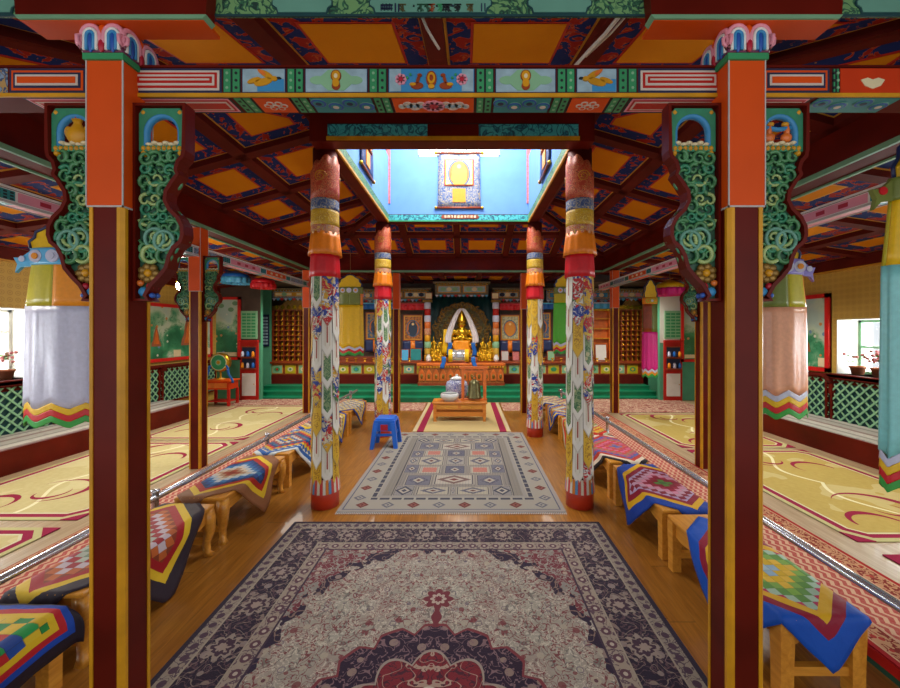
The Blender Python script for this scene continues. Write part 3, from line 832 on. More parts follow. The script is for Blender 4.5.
sky_beam('skylight side beam with green painted inner face, on the right', (AX1, AY0, 3.28), (SR, AY1, 3.56), [
    ('painted_panel', [((AX1 - .006, AY0, 3.30), (AX1, AY1, 3.40), 'green_foliage'), ((AX1 + .012, AY0, 3.276), (SR - .03, AY1, 3.28), 'wine_flat')]),
    ('moulding', [((AX1 - .01, AY0, 3.272), (AX1 + .01, AY1, 3.30), 'gold')])])
ZT = 5.1
m = MB()
wt = 0.12
WY = (4.28, 4.95)      # window band of the lantern
def lwall(a, b_):
    m.box((a[0], a[1], 3.56), (b_[0], b_[1], WY[0]), 'lantern_blue'); m.box((a[0], a[1], WY[1]), (b_[0], b_[1], ZT), 'lantern_blue')
lwall((AX0 - wt, AY1), (AX1 + wt, AY1 + wt)); lwall((AX0 - wt, AY0 - wt), (AX1 + wt, AY0)); lwall((AX0 - wt, AY0), (AX0, AY1)); lwall((AX1, AY0), (AX1 + wt, AY1))
for (a, b_, c_, d_) in ((AX0 - wt, AY0 - wt, AX0 + .02, AY0 + .02), (AX1 - .02, AY0 - wt, AX1 + wt, AY0 + .02), (AX0 - wt, AY1 - .02, AX0 + .03, AY1 + wt), (AX1 - .03, AY1 - .02, AX1 + wt, AY1 + wt)):
    m.box((a, b_, 3.56), (c_, d_, ZT), 'petal')
for x0, x1 in ((AX0, -0.75), (0.5, AX1)): m.box((x0, AY1, WY[0]), (x1, AY1 + wt, WY[1]), 'lantern_blue')
m.box((AX0, AY1 - .002, 3.40), (AX1, AY1, 3.56), 'lantern_blue'); m.box((AX0, AY0, 3.40), (AX0 + .002, AY1, 3.56), 'lantern_blue'); m.box((AX1 - .002, AY0, 3.40), (AX1, AY1, 3.56), 'lantern_blue')
m.box((AX0 - wt, AY0 - wt, ZT), (AX1 + wt, AY1 + wt, ZT + .08), 'plaster')
struct(m.build('wall_lantern'))
w = MB()
for i in range(5):
    xx = -0.75 + 1.25 * i / 4; w.box((xx - .02, AY1 + .03, WY[0]), (xx + .02, AY1 + .08, WY[1]), 'white_paint')
for zz in (WY[0] + .02, WY[1] - .02): w.box((-.75, AY1 + .03, zz - .02), (.5, AY1 + .08, zz + .02), 'white_paint')
for xx, k in ((AX0, -1), (AX1, 1)):
    for i in range(6):
        yy = AY0 + (AY1 - AY0) * i / 5; w.box((xx + k * .03, yy - .02, WY[0]), (xx + k * .08, yy + .02, WY[1]), 'white_paint')
o = struct(w.build('window_5'))
gm = MB(); gm.box((-.75, AY1 + .05, WY[0]), (.5, AY1 + .055, WY[1]), 'glass'); gm.build('window_pane', o)
t = thing('name_plaque', 'small pale plaque with a row of carved letters under the skylight scroll', 'plaque', (-0.105, AY1 - .006, 3.355))
m = MB(); m.prism([(-.27, -.028), (.27, -.028), (.29, 0), (.27, .028), (-.27, .028), (-.29, 0)], -.012, 0, 'wood_red'); m.build('board', t)
rnd = random.Random(4)
m = MB()
for i in range(10):
    x = -.225 + i * .05
    m.box((x - .016, -.016, -.016), (x + .016, -.012, .018), 'cream'); m.box((x - .004 + rnd.uniform(-.01, .01), -.018, -.012), (x + .004 + rnd.uniform(-.004, .01), -.016, .006), 'wood_red')
m.build('letter', t)['kind'] = 'stuff'

# hanging scrolls on the lantern walls
def scroll(label, loc, rz, w, h, img, mount, lower, group=None, fringe=0.3):
    t = thing('hanging_scroll', label, 'scroll painting', loc, rz, group)
    a = MB(); a.grid(lambda u, v: ((u - .5) * w * (1.0 + .06 * (1 - v)), -.012 - .004 * math.sin(u * 9), -h * (1 - v)), 10, 8, mount); a.build('cloth_mount', t, solid=.006)
    a = MB(); a.box((-w * .36, -.026, -h * .60), (w * .36, -.017, -h * .12), 'red'); a.box((-w * .34, -.029, -h * .59), (w * .34, -.019, -h * .13), 'gold'); a.build('border_strip', t)
    a = MB(); a.box((-w * .32, -.007, -h * .22), (w * .32, .003, h * .22), img); a.build('painting', t, (0, -.027, -h * .36))
    a = MB(); a.box((-w * .16, -.024, -h * .9), (w * .16, -.016, -h * .65), lower); a.build('centre_patch', t)
    for z in (0, -h):
        a = MB(); a.tube([(-w * .56, -.015, z), (w * .56, -.015, z)], .016, 'wood_red', 8)
        for s in (-1, 1): a.ell((s * w * .57, -.015, z), .024, 'brass', 8, 6)
        a.build('roller', t)
    return t
scroll('scroll painting with grey brocade mount hung under the skylight window', (-0.12, AY1 - .01, 4.32), 0, 0.62, 0.83, 'thangka_light', 'brocade_blue', 'silk_amber')
scroll('scroll painting on the left wall of the skylight well', (AX0 + .012, 4.55, 4.2), PI / 2, 0.5, 0.72, 'thangka_b', 'silk_navy', 'silk_amber')
scroll('scroll painting on the right wall of the skylight well', (AX1 - .012, 4.55, 4.2), -PI / 2, 0.5, 0.72, 'thangka_b', 'silk_navy', 'silk_amber')
# ------------------------------------------------------------------ PAINTED TIE BEAM between the front columns
TB0, TB1, TZ0, TZ1 = 1.455, 1.565, 2.49, 2.605
def X_at(px, D): return (px - 467) * D / 385.0
t = thing('painted_tie_beam', 'painted crossbeam with bird and flower panels spanning the two front columns', 'beam', (CX, 1.51, TZ0))
o = t.location
def Lb(a, b_, m, mt): m.box([a[i] - o[i] for i in range(3)], [b_[i] - o[i] for i in range(3)], mt)
m = MB(); Lb((XL + .3, TB0, TZ0), (XR - .3, TB1, TZ1), m, 'wine_flat'); m.build('timber', t)
m = MB(); Lb((XL + .3, TB0 - .006, TZ0 - .004), (XR - .3, TB0, TZ0 + .010), m, 'gold'); Lb((XL + .3, TB0 - .006, TZ1 - .008), (XR - .3, TB0, TZ1), m, 'wine'); m.build('moulding', t)
Z0f, Z1f = TZ0 + .013, TZ1 - .010
yF = TB0
def rect(m, x0, x1, z0, z1, mt, lay): Lb((x0, yF - .0015 * lay, z0), (x1, yF, z1), m, mt)
def rectb(m, x0, x1, y0, y1, mt, lay): Lb((x0, y0, TZ0 - .0012 * lay), (x1, y1, TZ0), m, mt)
def bl(px): return X_at(px, TB0)
H = Z1f - Z0f; zc = (Z0f + Z1f) / 2
def ellp(m, cx, cz, rx, rz, mt, lay, n=14, rot=0.0):
    pts = []
    for i in range(n):
        a = 2 * PI * i / n; x, z = rx * math.cos(a), rz * math.sin(a)
        pts.append((cx + x * math.cos(rot) - z * math.sin(rot) - o[0], cz + x * math.sin(rot) + z * math.cos(rot) - o[2]))
    m.prism(pts, yF - .0015 * lay - o[1], yF - o[1], mt)
def nested(m, a, b_, seq):
    for i, mt in enumerate(seq):
        e = i * .0085; rect(m, a + e, b_ - e, Z0f + e, Z1f - e, mt, 1 + i)
def div(m, a, b_):
    w = (b_ - a) / 2
    for k in range(2):
        x0 = a + k * w; rect(m, x0, x0 + w, Z0f, Z1f, 'ink', 1); rect(m, x0 + .004, x0 + w - .004, Z0f + .003, Z1f - .003, 'green', 2)
        flip = (a + b_ > 2 * CX) ^ (k == 0)
        for q in (-.3, 0, .3): ellp(m, x0 + w / 2, zc + q * H, .0055, .0055, 'sage' if k == (0 if a < CX else 1) else 'ink', 3, 8)
def fld(m, a, b_, mt):
    rect(m, a, b_, Z0f, Z1f, 'navy', 1); rect(m, a + .004, b_ - .004, Z0f + .003, Z1f - .003, mt, 2)
def newpanel(fn, *a):
    m = MB(); fn(m, *a); m.build('painted_panel', t)
for a, b_, seq in ((bl(10), bl(86), ('navy', 'orange', 'navy', 'old_white', 'orange')), (bl(130), bl(222), ('navy', 'old_white', 'red', 'old_white', 'red', 'old_white')),
                   (bl(638), bl(722), ('navy', 'old_white', 'red', 'old_white', 'red', 'old_white')), (bl(762), bl(829), ('navy', 'orange', 'navy', 'old_white', 'orange'))):
    newpanel(nested, a, b_, seq)
for a, b_ in ((223, 241), (287, 304), (369, 387), (476, 494), (557, 575), (618, 637), (832, 839)): newpanel(div, bl(a), bl(b_))
def p_bird(m, a, b_):
    fld(m, a, b_, 'grey_blue'); c = (a + b_) / 2; s = 1 if c < CX else -1
    rect(m, a + .06, b_ - .006, Z0f + .004, Z0f + .05, 'sky_blue', 3)
    ellp(m, c, zc - .008, .035, .014, 'gold', 5, rot=.25 * s); ellp(m, c + s * .012, zc + .02, .03, .011, 'gold', 5, rot=-.5 * s); ellp(m, c - s * .035, zc - .002, .026, .009, 'gold', 5, rot=.35 * s)
    ellp(m, c + s * .042, zc + .004, .012, .009, 'gold', 6); ellp(m, c + s * .06, zc + .006, .008, .004, 'ink', 6)
    ellp(m, c - s * .005, zc + .028, .018, .007, 'wood_orange', 6, rot=-.6 * s)
def p_figure(m, a, b_):
    fld(m, a, b_, 'grey_blue'); c = (a + b_) / 2
    pts = [(c - .075, zc), (c - .03, zc + H * .42), (c + .03, zc + H * .42), (c + .075, zc), (c + .03, zc - H * .42), (c - .03, zc - H * .42)]
    m.prism([(x - o[0], z - o[2]) for x, z in pts], yF - .005 - o[1], yF - o[1], 'sage')
    for s in (-1, 1): ellp(m, c + s * .07, zc, .03, .016, 'sage', 3)
    ellp(m, c, zc + .015, .02, .023, 'wood_red', 5); ellp(m, c, zc + .015, .016, .019, 'gold', 6); ellp(m, c, zc - .022, .016, .017, 'wood_red', 5); ellp(m, c, zc + .013, .007, .009, 'cream', 7); ellp(m, c, zc - .012, .013, .016, 'gold', 7)
def p_centre(m, a, b_):
    fld(m, a, b_, 'sky_blue'); c = (a + b_) / 2
    rect(m, a + .006, a + .05, Z0f + .004, Z1f - .004, 'grey_blue', 3); rect(m, b_ - .05, b_ - .006, Z0f + .004, Z1f - .004, 'grey_blue', 3)
    for s in (-1, 1):
        x = c + s * .115
        for k in range(7):
            q = 2 * PI * k / 7; ellp(m, x + .013 * math.cos(q), zc + .002 + .013 * math.sin(q), .009, .009, 'pink', 5, 8)
        ellp(m, x, zc + .002, .009, .009, 'crimson', 6, 8)
        x = c + s * .054
        ellp(m, x, zc - .022, .024, .013, 'wood_red', 5); ellp(m, x + s * -.004, zc + .002, .006, .017, 'wood_red', 5, rot=s * .3); ellp(m, x - s * .010, zc + .017, .009, .006, 'wood_red', 6)
        ellp(m, x + s * .016, zc - .017, .012, .006, 'gold', 6)
        for k in (-1, 1): ellp(m, c + s * .085 + k * .006, zc + .014 + k * .006, .005, .005, 'green', 5, 8)
    ellp(m, c, zc + .004, .020, .030, 'wood_red', 5); ellp(m, c, zc + .006, .015, .022, 'gold', 6); ellp(m, c, zc + .006, .007, .012, 'wood_red', 7); ellp(m, c, zc - .026, .012, .008, 'gold', 7)
def p_bowl(m, a, b_):
    rect(m, a, b_, Z0f, Z1f, 'orange_deep', 1); x = bl(872)
    pts = [(x - .045, zc + .002), (x - .02, zc + .01), (x, zc + .003), (x + .02, zc + .01), (x + .045, zc + .002), (x + .03, zc - .02), (x, zc - .032), (x - .03, zc - .02)]
    m.prism([(q - o[0], z - o[2]) for q, z in pts], yF - .004 - o[1], yF - o[1], 'cream')
newpanel(p_bird, bl(242), bl(286)); newpanel(p_bird, bl(576), bl(617)); newpanel(p_figure, bl(305), bl(368)); newpanel(p_figure, bl(495), bl(556)); newpanel(p_centre, bl(388), bl(475)); newpanel(p_bowl, bl(840), bl(960))
def p_tail(m): rect(m, bl(-60), bl(8), Z0f, Z1f, 'frieze_paint', 1)
newpanel(p_tail)
# underside panels
def bnest(m, a, b_):
    for i, mt in enumerate(('ink', 'pink', 'red', 'old_white', 'red')): e = i * .008; rectb(m, a + e, b_ - e, TB0 + .004 + e, TB1 - .004 - e, mt, 1 + i)
def bdiv(m, a, b_):
    w = (b_ - a) / 2
    for k in range(2):
        x0 = a + k * w; rectb(m, x0, x0 + w, TB0 + .004, TB1 - .004, 'ink', 1); rectb(m, x0 + .004, x0 + w - .004, TB0 + .008, TB1 - .008, 'green', 2)
        for q in (.25, .5, .75): rectb(m, x0 + w / 2 - .005, x0 + w / 2 + .005, TB0 + q * .11 - .005, TB0 + q * .11 + .005, 'sage' if k == (0 if a > CX else 1) else 'ink', 3)
def ellb(m, cx, cy, rx, ry, mt, lay, n=14):
    m.prism([(cx + rx * math.cos(2 * PI * i / n) - o[0], cy + ry * math.sin(2 * PI * i / n) - o[1]) for i in range(n)], TZ0 - .0012 * lay - o[2], TZ0 - o[2], mt, 'xy')
yc = (TB0 + TB1) / 2
def bcloud(m, a, b_, big):
    rectb(m, a, b_, TB0 + .004, TB1 - .004, 'ink', 1); rectb(m, a + .004, b_ - .004, TB0 + .008, TB1 - .008, 'orange', 2); c = (a + b_) / 2
    if big:
        for s in (-1, 1):
            for k, (dx, r) in enumerate(((.05, .02), (.075, .024), (.1, .02), (.125, .014))): ellb(m, c + s * dx, yc + (.004 if k % 2 else -.006), r, r * 1.0, 'old_white', 4); ellb(m, c + s * dx, yc + .002, r * .4, r * .4, 'grey_blue', 5)
        for k in range(9): q = 2 * PI * k / 9; ellb(m, c + .03 * math.cos(q), yc + .022 * math.sin(q), .016, .013, 'pink', 5)
        ellb(m, c, yc, .018, .014, 'crimson', 6)
    else:
        for k in range(6):
            q = 2 * PI * k / 6; ellb(m, c + .032 * math.cos(q), yc + .018 * math.sin(q), .014, .011, 'old_white', 4); ellb(m, c + .032 * math.cos(q), yc + .018 * math.sin(q), .008, .006, 'orange', 5)
        ellb(m, c, yc, .014, .01, 'old_white', 6); ellb(m, c, yc, .008, .006, 'orange', 7)
def bwave(m, a, b_):
    rectb(m, a, b_, TB0 + .004, TB1 - .004, 'ink', 1); rectb(m, a + .004, b_ - .004, TB0 + .008, TB1 - .008, 'teal', 2)
    n = 4
    for k in range(n):
        x = a + (b_ - a) * (k + .5) / n
        for r, mt, l in ((.034, 'teal_pale', 4), (.030, 'blue', 5), (.021, 'teal', 6), (.012, 'old_white' if k % 2 else 'navy', 7)):
            ellb(m, x, TB0 + .036 + (.022 if k % 2 else 0), min(r, (b_ - a) / n * .5), r * .8, mt, l)
for fn, a, b_, ex in ((bnest, 20, 228, ()), (bdiv, 231, 249, ()), (bcloud, 250, 288, (False,)), (bdiv, 289, 306, ()), (bwave, 307, 371, ()), (bdiv, 372, 389, ()), (bcloud, 390, 475, (True,)), (bdiv, 476, 493, ()), (bwave, 494, 553, ()), (bdiv, 554, 571, ()), (bcloud, 572, 612, (False,)), (bdiv, 613, 631, ()), (bnest, 632, 815, ()), (bwave, 820, 905, ())):
    newpanel(fn, bl(a), bl(b_), *ex)

# ------------------------------------------------------------------ GREEN LINTEL with script, over the front columns
GZ0, GZ1, GY0, GY1 = 2.752, 3.06, 1.405, 1.413
t = thing('painted_lintel', 'green foliage painted lintel with teal cartouches of script at the top of the picture', 'beam', (CX, 1.42, GZ0))
o = t.location
m = MB(); Lb((RL - .4, GY0, GZ0), (RR + .4, GY1, GZ1), m, 'green_foliage'); m.build('timber', t)
m = MB(); Lb((RL - .4, GY0 - .006, GZ0 - .004), (RR + .4, GY0, GZ0 + .004), m, 'teal_dark'); m.build('moulding', t)
def cart(a, b_, glyph):
    c = MB(); x0, x1 = X_at(a, GY0), X_at(b_, GY0)
    for e, mt, y in ((0, 'teal_dark', .003), (.005, 'teal_pale', .005)):
        z0, z1 = GZ0 + .007 + e, GZ0 + .085 - e
        h = z1 - z0
        pts = [(x0 + e + .02, z0), (x1 - e - .02, z0), (x1 - e - .015, z0 + h * .25), (x1 - e, z0 + h * .4), (x1 - e, z0 + h * .6), (x1 - e - .015, z0 + h * .75), (x1 - e - .02, z1), (x0 + e + .02, z1), (x0 + e + .015, z0 + h * .75), (x0 + e, z0 + h * .6), (x0 + e, z0 + h * .4), (x0 + e + .015, z0 + h * .25)]
        c.prism([(q - o[0], z - o[2]) for q, z in pts], GY0 - y - o[1], GY0 - o[1], mt)
    k = c.build('cartouche', t)
    if not glyph: return
    gz = GZ0 + .004
    def bar(m, x, z, w, h, mt='ink'): m.box((x - o[0], GY0 - .0075 - o[1], gz + z - o[2]), (x + w - o[0], GY0 - .005 - o[1], gz + z + h - o[2]), mt)
    q = MB()
    X0 = X_at(381, GY0)
    for i in range(7): bar(q, X0 + i * .0062, .012 + (i % 2) * .003, .004, .022, 'navy')
    bar(q, X0, .03, .044, .004, 'navy'); bar(q, X0, .018, .044, .003, 'navy')
    for i in range(2): bar(q, X0 + .051 + i * .012, .008, .005, .03 - i * .002, 'navy')
    q.build('script_sign', k)
    r2 = random.Random(9)
    for gx, mt, dens in ((403, 'bronze', 6), (414, 'ink', 1), (421, 'green_dark', 5), (428, 'green_dark', 4), (432, 'wood_red', 4), (437, 'ink', 1), (441, 'green', 5), (446, 'ink', 6), (449, 'ink', 5), (453, 'navy', 1), (458, 'ink', 7), (470, 'bronze', 6)):
        q = MB(); xx = X_at(gx, GY0)
        if dens == 1: bar(q, xx - .003, .026, .006, .006, mt)
        else:
            bar(q, xx - .014, .032, .026, .004, mt)
            for i in range(dens):
                q.tube([(xx - o[0] + r2.uniform(-.013, .011), GY0 - .006 - o[1], gz + r2.uniform(.008, .034) - o[2]) for _ in range(4)], .0016, mt, 5)
            bar(q, xx - .002, .008, .004, .026, mt)
        q.build('script_sign', k)
    q = MB(); xx = X_at(481, GY0)
    for i in range(2): bar(q, xx + i * .012, .010, .004, .028, 'navy')
    q.build('script_sign', k)
for a, b_, gl_ in ((272, 333, False), (369, 492, True), (527, 592, False), (855, 940, False), (-10, 18, False)): cart(a, b_, gl_)

# ------------------------------------------------------------------ COLUMNS with carved brackets
def bracket_outline():
    r = [(0, .735), (.195, .735), (.195, .56), (.19, .535), (.172, .515), (.165, .49), (.172, .47), (.15, .44), (.128, .405), (.125, .375), (.14, .345), (.17, .315), (.188, .28), (.19, .245), (.18, .215), (.155, .195), (.14, .165), (.128, .12), (.10, .085), (.07, .055), (.05, .02), (.06, 0), (0, 0)]
    return r
def shrink(poly, e):
    n = len(poly); out = []
    for i in range(n):
        a, b_, c = poly[i - 1], poly[i], poly[(i + 1) % n]
        d1 = Vector((b_[0] - a[0], b_[1] - a[1])); d2 = Vector((c[0] - b_[0], c[1] - b_[1]))
        n1 = Vector((d1.y, -d1.x)).normalized(); n2 = Vector((d2.y, -d2.x)).normalized()
        nn = (n1 + n2); nn = nn.normalized() if nn.length > 1e-6 else n1
        out.append((b_[0] + nn.x * e, b_[1] + nn.y * e))
    return out
def make_bracket(parent, figure):
    """carved board in local xz, growing towards +x from the column face"""
    b = bpy.data.objects.new('carved_bracket', None); C.objects.link(b); b.parent = parent
    out = bracket_outline(); inn = shrink(out, .014)
    fr = MB(); n = len(out); D = .026
    for y, flip in ((-D, False), (D, True)):
        v = [(x, y, z) for x, z in out] + [(x, y, z) for x, z in inn]
        f = [(i, (i + 1) % n, n + (i + 1) % n, n + i) for i in range(n)]
        fr.add(v, [tuple(reversed(q)) if flip else q for q in f], 'wine')
    for P in (out, inn):
        v = [(x, -D, z) for x, z in P] + [(x, D, z) for x, z in P]
        fr.add(v, [(i, n + i, n + (i + 1) % n, (i + 1) % n) for i in range(n)], 'wine')
    fr.build('frame_edge', b)
    # pierced arch plate at the top
    A = MB(); x0, x1, z0, z1 = .014, .181, .56, .721
    cx, cz, r = .0975, .634, .066
    na = 14; arcp = [(cx + r, z0 + .022)] + [(cx + r * math.cos(PI * i / na), cz + r * math.sin(PI * i / na)) for i in range(na + 1)] + [(cx - r, z0 + .022)]
    def outer(q):
        x, z = q
        if z <= z0 + .023: return (x1 if x > cx else x0, z0 + .022)
        dx, dz = x - cx, max(0.0, z - cz); 
        s = min((x1 - cx) / abs(dx) if abs(dx) > 1e-5 else 9, (z1 - cz) / dz if dz > 1e-5 else 9)
        return (cx + dx * s, cz + dz * s)
    op = [outer(q) for q in arcp]; k = len(arcp)
    for y, fl_ in ((-.014, False), (.014, True)):
        v = [(x, y, z) for x, z in arcp] + [(x, y, z) for x, z in op]
        A.add(v, [(i, i + 1, k + i + 1, k + i) if fl_ else (i, k + i, k + i + 1, i + 1) for i in range(k - 1)], 'green_plate')
    A.box((x0, -.014, z0), (x1, .014, z0 + .022), 'green_plate')
    A.tube([(x, 0, z) for x, z in arcp], .013, 'sky_blue', 6)
    for x in (x0 + .015, x1 - .015):
        for z in (z1 - .015, z0 - .005): A.ell((x, 0, z), (.012, .02, .012), 'gold', 8, 6)
    A.build('arch_plate', b)
    B = MB()
    for i in range(8): B.ell((.03 + i * .0193, 0, .572), (.011, .022, .013), 'gold', 8, 6)
    for i in range(6): B.ell((.045 + i * .021, 0, .590 + (.006 if i % 2 else 0)), (.014, .016, .008), 'cream', 8, 5)
    B.build('bead_row', b)
    if figure == 'vase':
        V = MB(); V.lathe([(.012, 0), (.028, .006), (.042, .03), (.040, .05), (.022, .066), (.014, .08), (.022, .094)], (cx, 0, .592), 'gold', 12, sy=.5); V.ell((cx, 0, .698), (.014, .01, .014), 'red', 8, 6); V.ell((cx - .035, 0, .64), (.014, .008, .022), 'gold', 8, 6); V.ell((cx + .035, 0, .64), (.014, .008, .022), 'gold', 8, 6)
        V.build('relief_figure', b)
    elif figure == 'deer':
        V = MB()
        for s in (-1, 1): V.ell((cx + s * .032, 0, .618), (.022, .012, .018), 'wood_orange', 8, 6); V.ell((cx + s * .034, 0, .645), (.010, .010, .026), 'wood_orange', 8, 6); V.ell((cx + s * .028, 0, .668), (.015, .009, .009), 'gold', 8, 6)
        V.tube([(cx - .05, 0, .655), (cx, 0, .648), (cx + .05, 0, .655)], .009, 'sky_blue', 6); V.build('relief_figure', b)
    # scroll carving
    S = MB(); rn = random.Random(5)
    bk_ = [(x, z) for x, z in shrink(out, .012) if z < .57]
    S.prism([(.012, .56), (.182, .56)] + bk_[2:], -.004, .004, 'green_dark')
    def curl(x, z, r, a0, turns, rad, mt, y):
        pts = []
        nn = int(10 * abs(turns)) + 4
        for i in range(nn + 1):
            u = i / nn; a = a0 + turns * 2 * PI * u; q = r * (1 - .72 * u)
            pts.append((x + q * math.cos(a), y, z + q * math.sin(a)))
        S.tube(pts, [rad * (1 - .5 * i / nn) for i in range(nn + 1)], mt, 6)
    def wid(z):
        w = .0
        for i in range(len(out) - 1):
            a, c = out[i], out[i + 1]
            if min(a[1], c[1]) <= z <= max(a[1], c[1]) and a[0] > .001:
                w = max(w, a[0] + (c[0] - a[0]) * ((z - a[1]) / (c[1] - a[1]) if abs(c[1] - a[1]) > 1e-6 else 0))
        return w
    z = .53
    while z > .15:
        w = wid(z) - .02; x = .018
        while x < w - .012:
            r = rn.uniform(.020, .032); mt = rn.choice(['green_carve', 'green_carve', 'green_carve', 'green_plate', 'green_pale'])
            for y in (-.012, .012): curl(min(x + r * .8, w - r * .4), z + rn.uniform(-.01, .01), r, rn.uniform(0, 6.28), rn.choice([-1, 1]) * rn.uniform(.8, 1.25), rn.uniform(.006, .009), mt, y + rn.uniform(-.003, .003))
            x += r * 1.35
        z -= .036
    for y in (-.017, .017):
        S.tube(arc(.075, .235, .036, 0, 2 * PI, 18, y), .0065, 'teal_pale', 6); S.tube(arc(.112, .225, .036, 0, 2 * PI, 18, y * 1.2), .0065, 'teal_pale', 6)
        S.tube(arc(.06, .175, .03, .5, 5.5, 14, y), .008, 'green_pale', 6)
        S.tube(arc(.11, .17, .026, 2, 7, 14, y), .008, 'green_carve', 6)
    S.build('scroll_carving', b)
    F = MB()
    for y in (-.012, .012):
        for k in range(7): q = 2 * PI * k / 7; F.ell((.05 + .026 * math.cos(q), y, .105 + .024 * math.sin(q)), (.017, .012, .015), 'old_gilt', 8, 5)
        F.ell((.05, y * 1.3, .105), (.015, .012, .015), 'gold', 8, 5)
        F.ell((.03, y, .035), (.02, .012, .018), 'sky_blue', 8, 5); F.ell((.055, y, .055), (.014, .012, .014), 'crimson', 8, 5); F.ell((.018, y, .068), (.014, .01, .012), 'wood_orange', 8, 5); F.ell((.062, y, .022), (.01, .01, .01), 'blue', 8, 5)
    F.build('flower_boss', b)
    return b
plain('green_carve', '#41794c', 0.35, var=0.25, vs=30)
plain('green_plate', '#2c7a58', 0.4, var=0.15, vs=30)
plain('green_pale', '#93a968', 0.35, var=0.2, vs=30)
W = .062
def capital_wave(m, x0, sgn, y0, y1, k=1.0):
    pass
def make_column(label, x, y, zb, zt, group=None, brackets=('', ''), slab=False, split=2.05, mat='wine'):
    t = thing('painted_column', label, 'column', (x, y, zb), 0, group)
    s = MB(); h = zt - zb; sp = split - zb; e = .014
    ring_ = [(-W + e, -W), (W - e, -W), (W, -W + e), (W, W - e), (W - e, W), (-W + e, W), (-W, W - e), (-W, -W + e)]
    s.prism(ring_, 0, sp, mat, 'xy'); s.build('shaft', t)
    for sx in (-1, 1):
        for sy in (-1, 1):
            gm = MB(); g_ = .0035; c = W + g_
            q = [(c - .010, c - .0), (c - .022, c), (c - .022, W - .002), (W - .012, W - .012), (W - .002, c - .022), (c, c - .022), (c, c - .010)]
            q = [(a * sx, b_ * sy) for a, b_ in q]
            if sx * sy < 0: q = q[::-1]
            gm.prism(q[::-1], 0, sp, 'gold', 'xy'); gm.build('gilt_edge', t)
    u = MB(); w2 = W + .004; u.bbox((-w2, -w2, sp), (w2, w2, h), 'orange', .003); u.build('upper_shaft', t)
    c = MB(); w3 = w2 + .0015
    for sx in (-1, 1):
        for sy in (-1, 1): c.box((sx * w3, sy * w3, sp), (sx * (w3 - .004), sy * (w3 - .004), h), 'canvas_grey')
    for (a, b_, c0, d) in ((-w3, -w3, w3, -w3 + .004), (-w3, w3 - .004, w3, w3), (-w3, -w3, -w3 + .004, w3), (w3 - .004, -w3, w3, w3)): c.box((a, b_, sp), (c0, d, sp + .006), 'canvas_grey')
    c.build('edge_trim', t)
    z = zb
    for side, fig in ((-1, brackets[0]), (1, brackets[1])):
        if fig is None: continue
        b = make_bracket(t, fig); b.location = (side * (W + .004), 0, 1.715 - z); b.scale = (side, 1, 1)
    if slab:
        n = MB(); n.cbox((0, 0, h + .010), (.146, .146, .022), 'green'); n.cbox((0, 0, h + .023), (.140, .140, .006), 'teal'); n.build('neck_band', t)
        cp = MB()
        for rot in range(4):
            T = Matrix.Rotation(rot * PI / 2, 4, 'Z') @ Matrix.Translation((0, 0, h + .022))
            yy = -.074
            def hump(r, s):
                q = [(s * -.084, .030), (s * -.074, .012)]
                q += [(s * (-.040 + r * math.cos(PI - PI * k / 8)), .056 + r * 1.15 * math.sin(PI * k / 8)) for k in range(9)]
                return q + [(s * -.003, .018)]
            for s in (-1, 1):
                for mt, r, rad, dy in (('pink', .034, .0085, 0), ('white_paint', .022, .006, -.003), ('sky_blue', .013, .006, -.004)):
                    pts = hump(r, s) if mt == 'pink' else hump(r, s)[2:-1] + []
                    if mt != 'pink': pts = [(s * (-.040 - r), .006)] + pts + [(s * (-.040 + r), .006)]
                    cp.tube([(a, yy + dy, b_) for a, b_ in pts], rad, mt, 6, T=T)
                cp.prism([(s * -.072, 0), (s * -.072, .06), (s * -.04, .094), (s * -.010, .06), (s * -.004, 0)][::(1 if s < 0 else -1)], yy, yy + .03, 'plum', T=T)
                cp.ell((s * .040, yy - .002, .034), (.010, .008, .036), 'blue', 8, 6, T=T)
                cp.tube([(s * a, yy, b_) for a, b_ in ((.078, .020), (.090, .030), (.092, .048), (.082, .056), (.078, .046))], .006, 'pink', 6, T=T)
            cp.ell((0, yy - .003, .022), (.012, .008, .024), 'crimson', 8, 6, T=T); cp.ell((0, yy + .002, .080), (.015, .010, .020), 'orange', 8, 6, T=T)
        cp.cbox((0, 0, h + .06), (.12, .12, .08), 'plum')
        cp.build('capital', t)
    return t
col_f = make_column('nearest painted column on the left, dark red with orange upper part', -1.306, 1.453, 0, 2.58, brackets=('vase', 'plain'), slab=True)
col_r = make_column('nearest painted column on the right, dark red with orange upper part', 1.009, 1.453, 0, 2.58, brackets=('plain', 'deer'), slab=True)
# bow-shaped corbel blocks over the two front columns
def corbel(label, x):
    t = thing('corbel_block', label, 'corbel', (x, 1.40, 2.702))
    m = MB(); m.prism([(-.335, .014), (.335, .014), (.352, .24), (-.352, .24)], -.045, .002, 'wine'); m.build('upper_board', t)
    m = MB(); m.prism([(-.325, .0), (.325, .0), (.338, .0145), (-.338, .0145)], -.047, .003, 'mint'); m.build('green_strip', t)
    m = MB(); m.prism([(-.325, -.0015), (.325, -.0015), (.325, .01), (-.325, .01)], -.040, .050, 'orange'); m.build('lower_block', t)
    return t
corbel('dark red and orange corbel block above the front left column', -1.255)
corbel('dark red and orange corbel block above the front right column', .985)
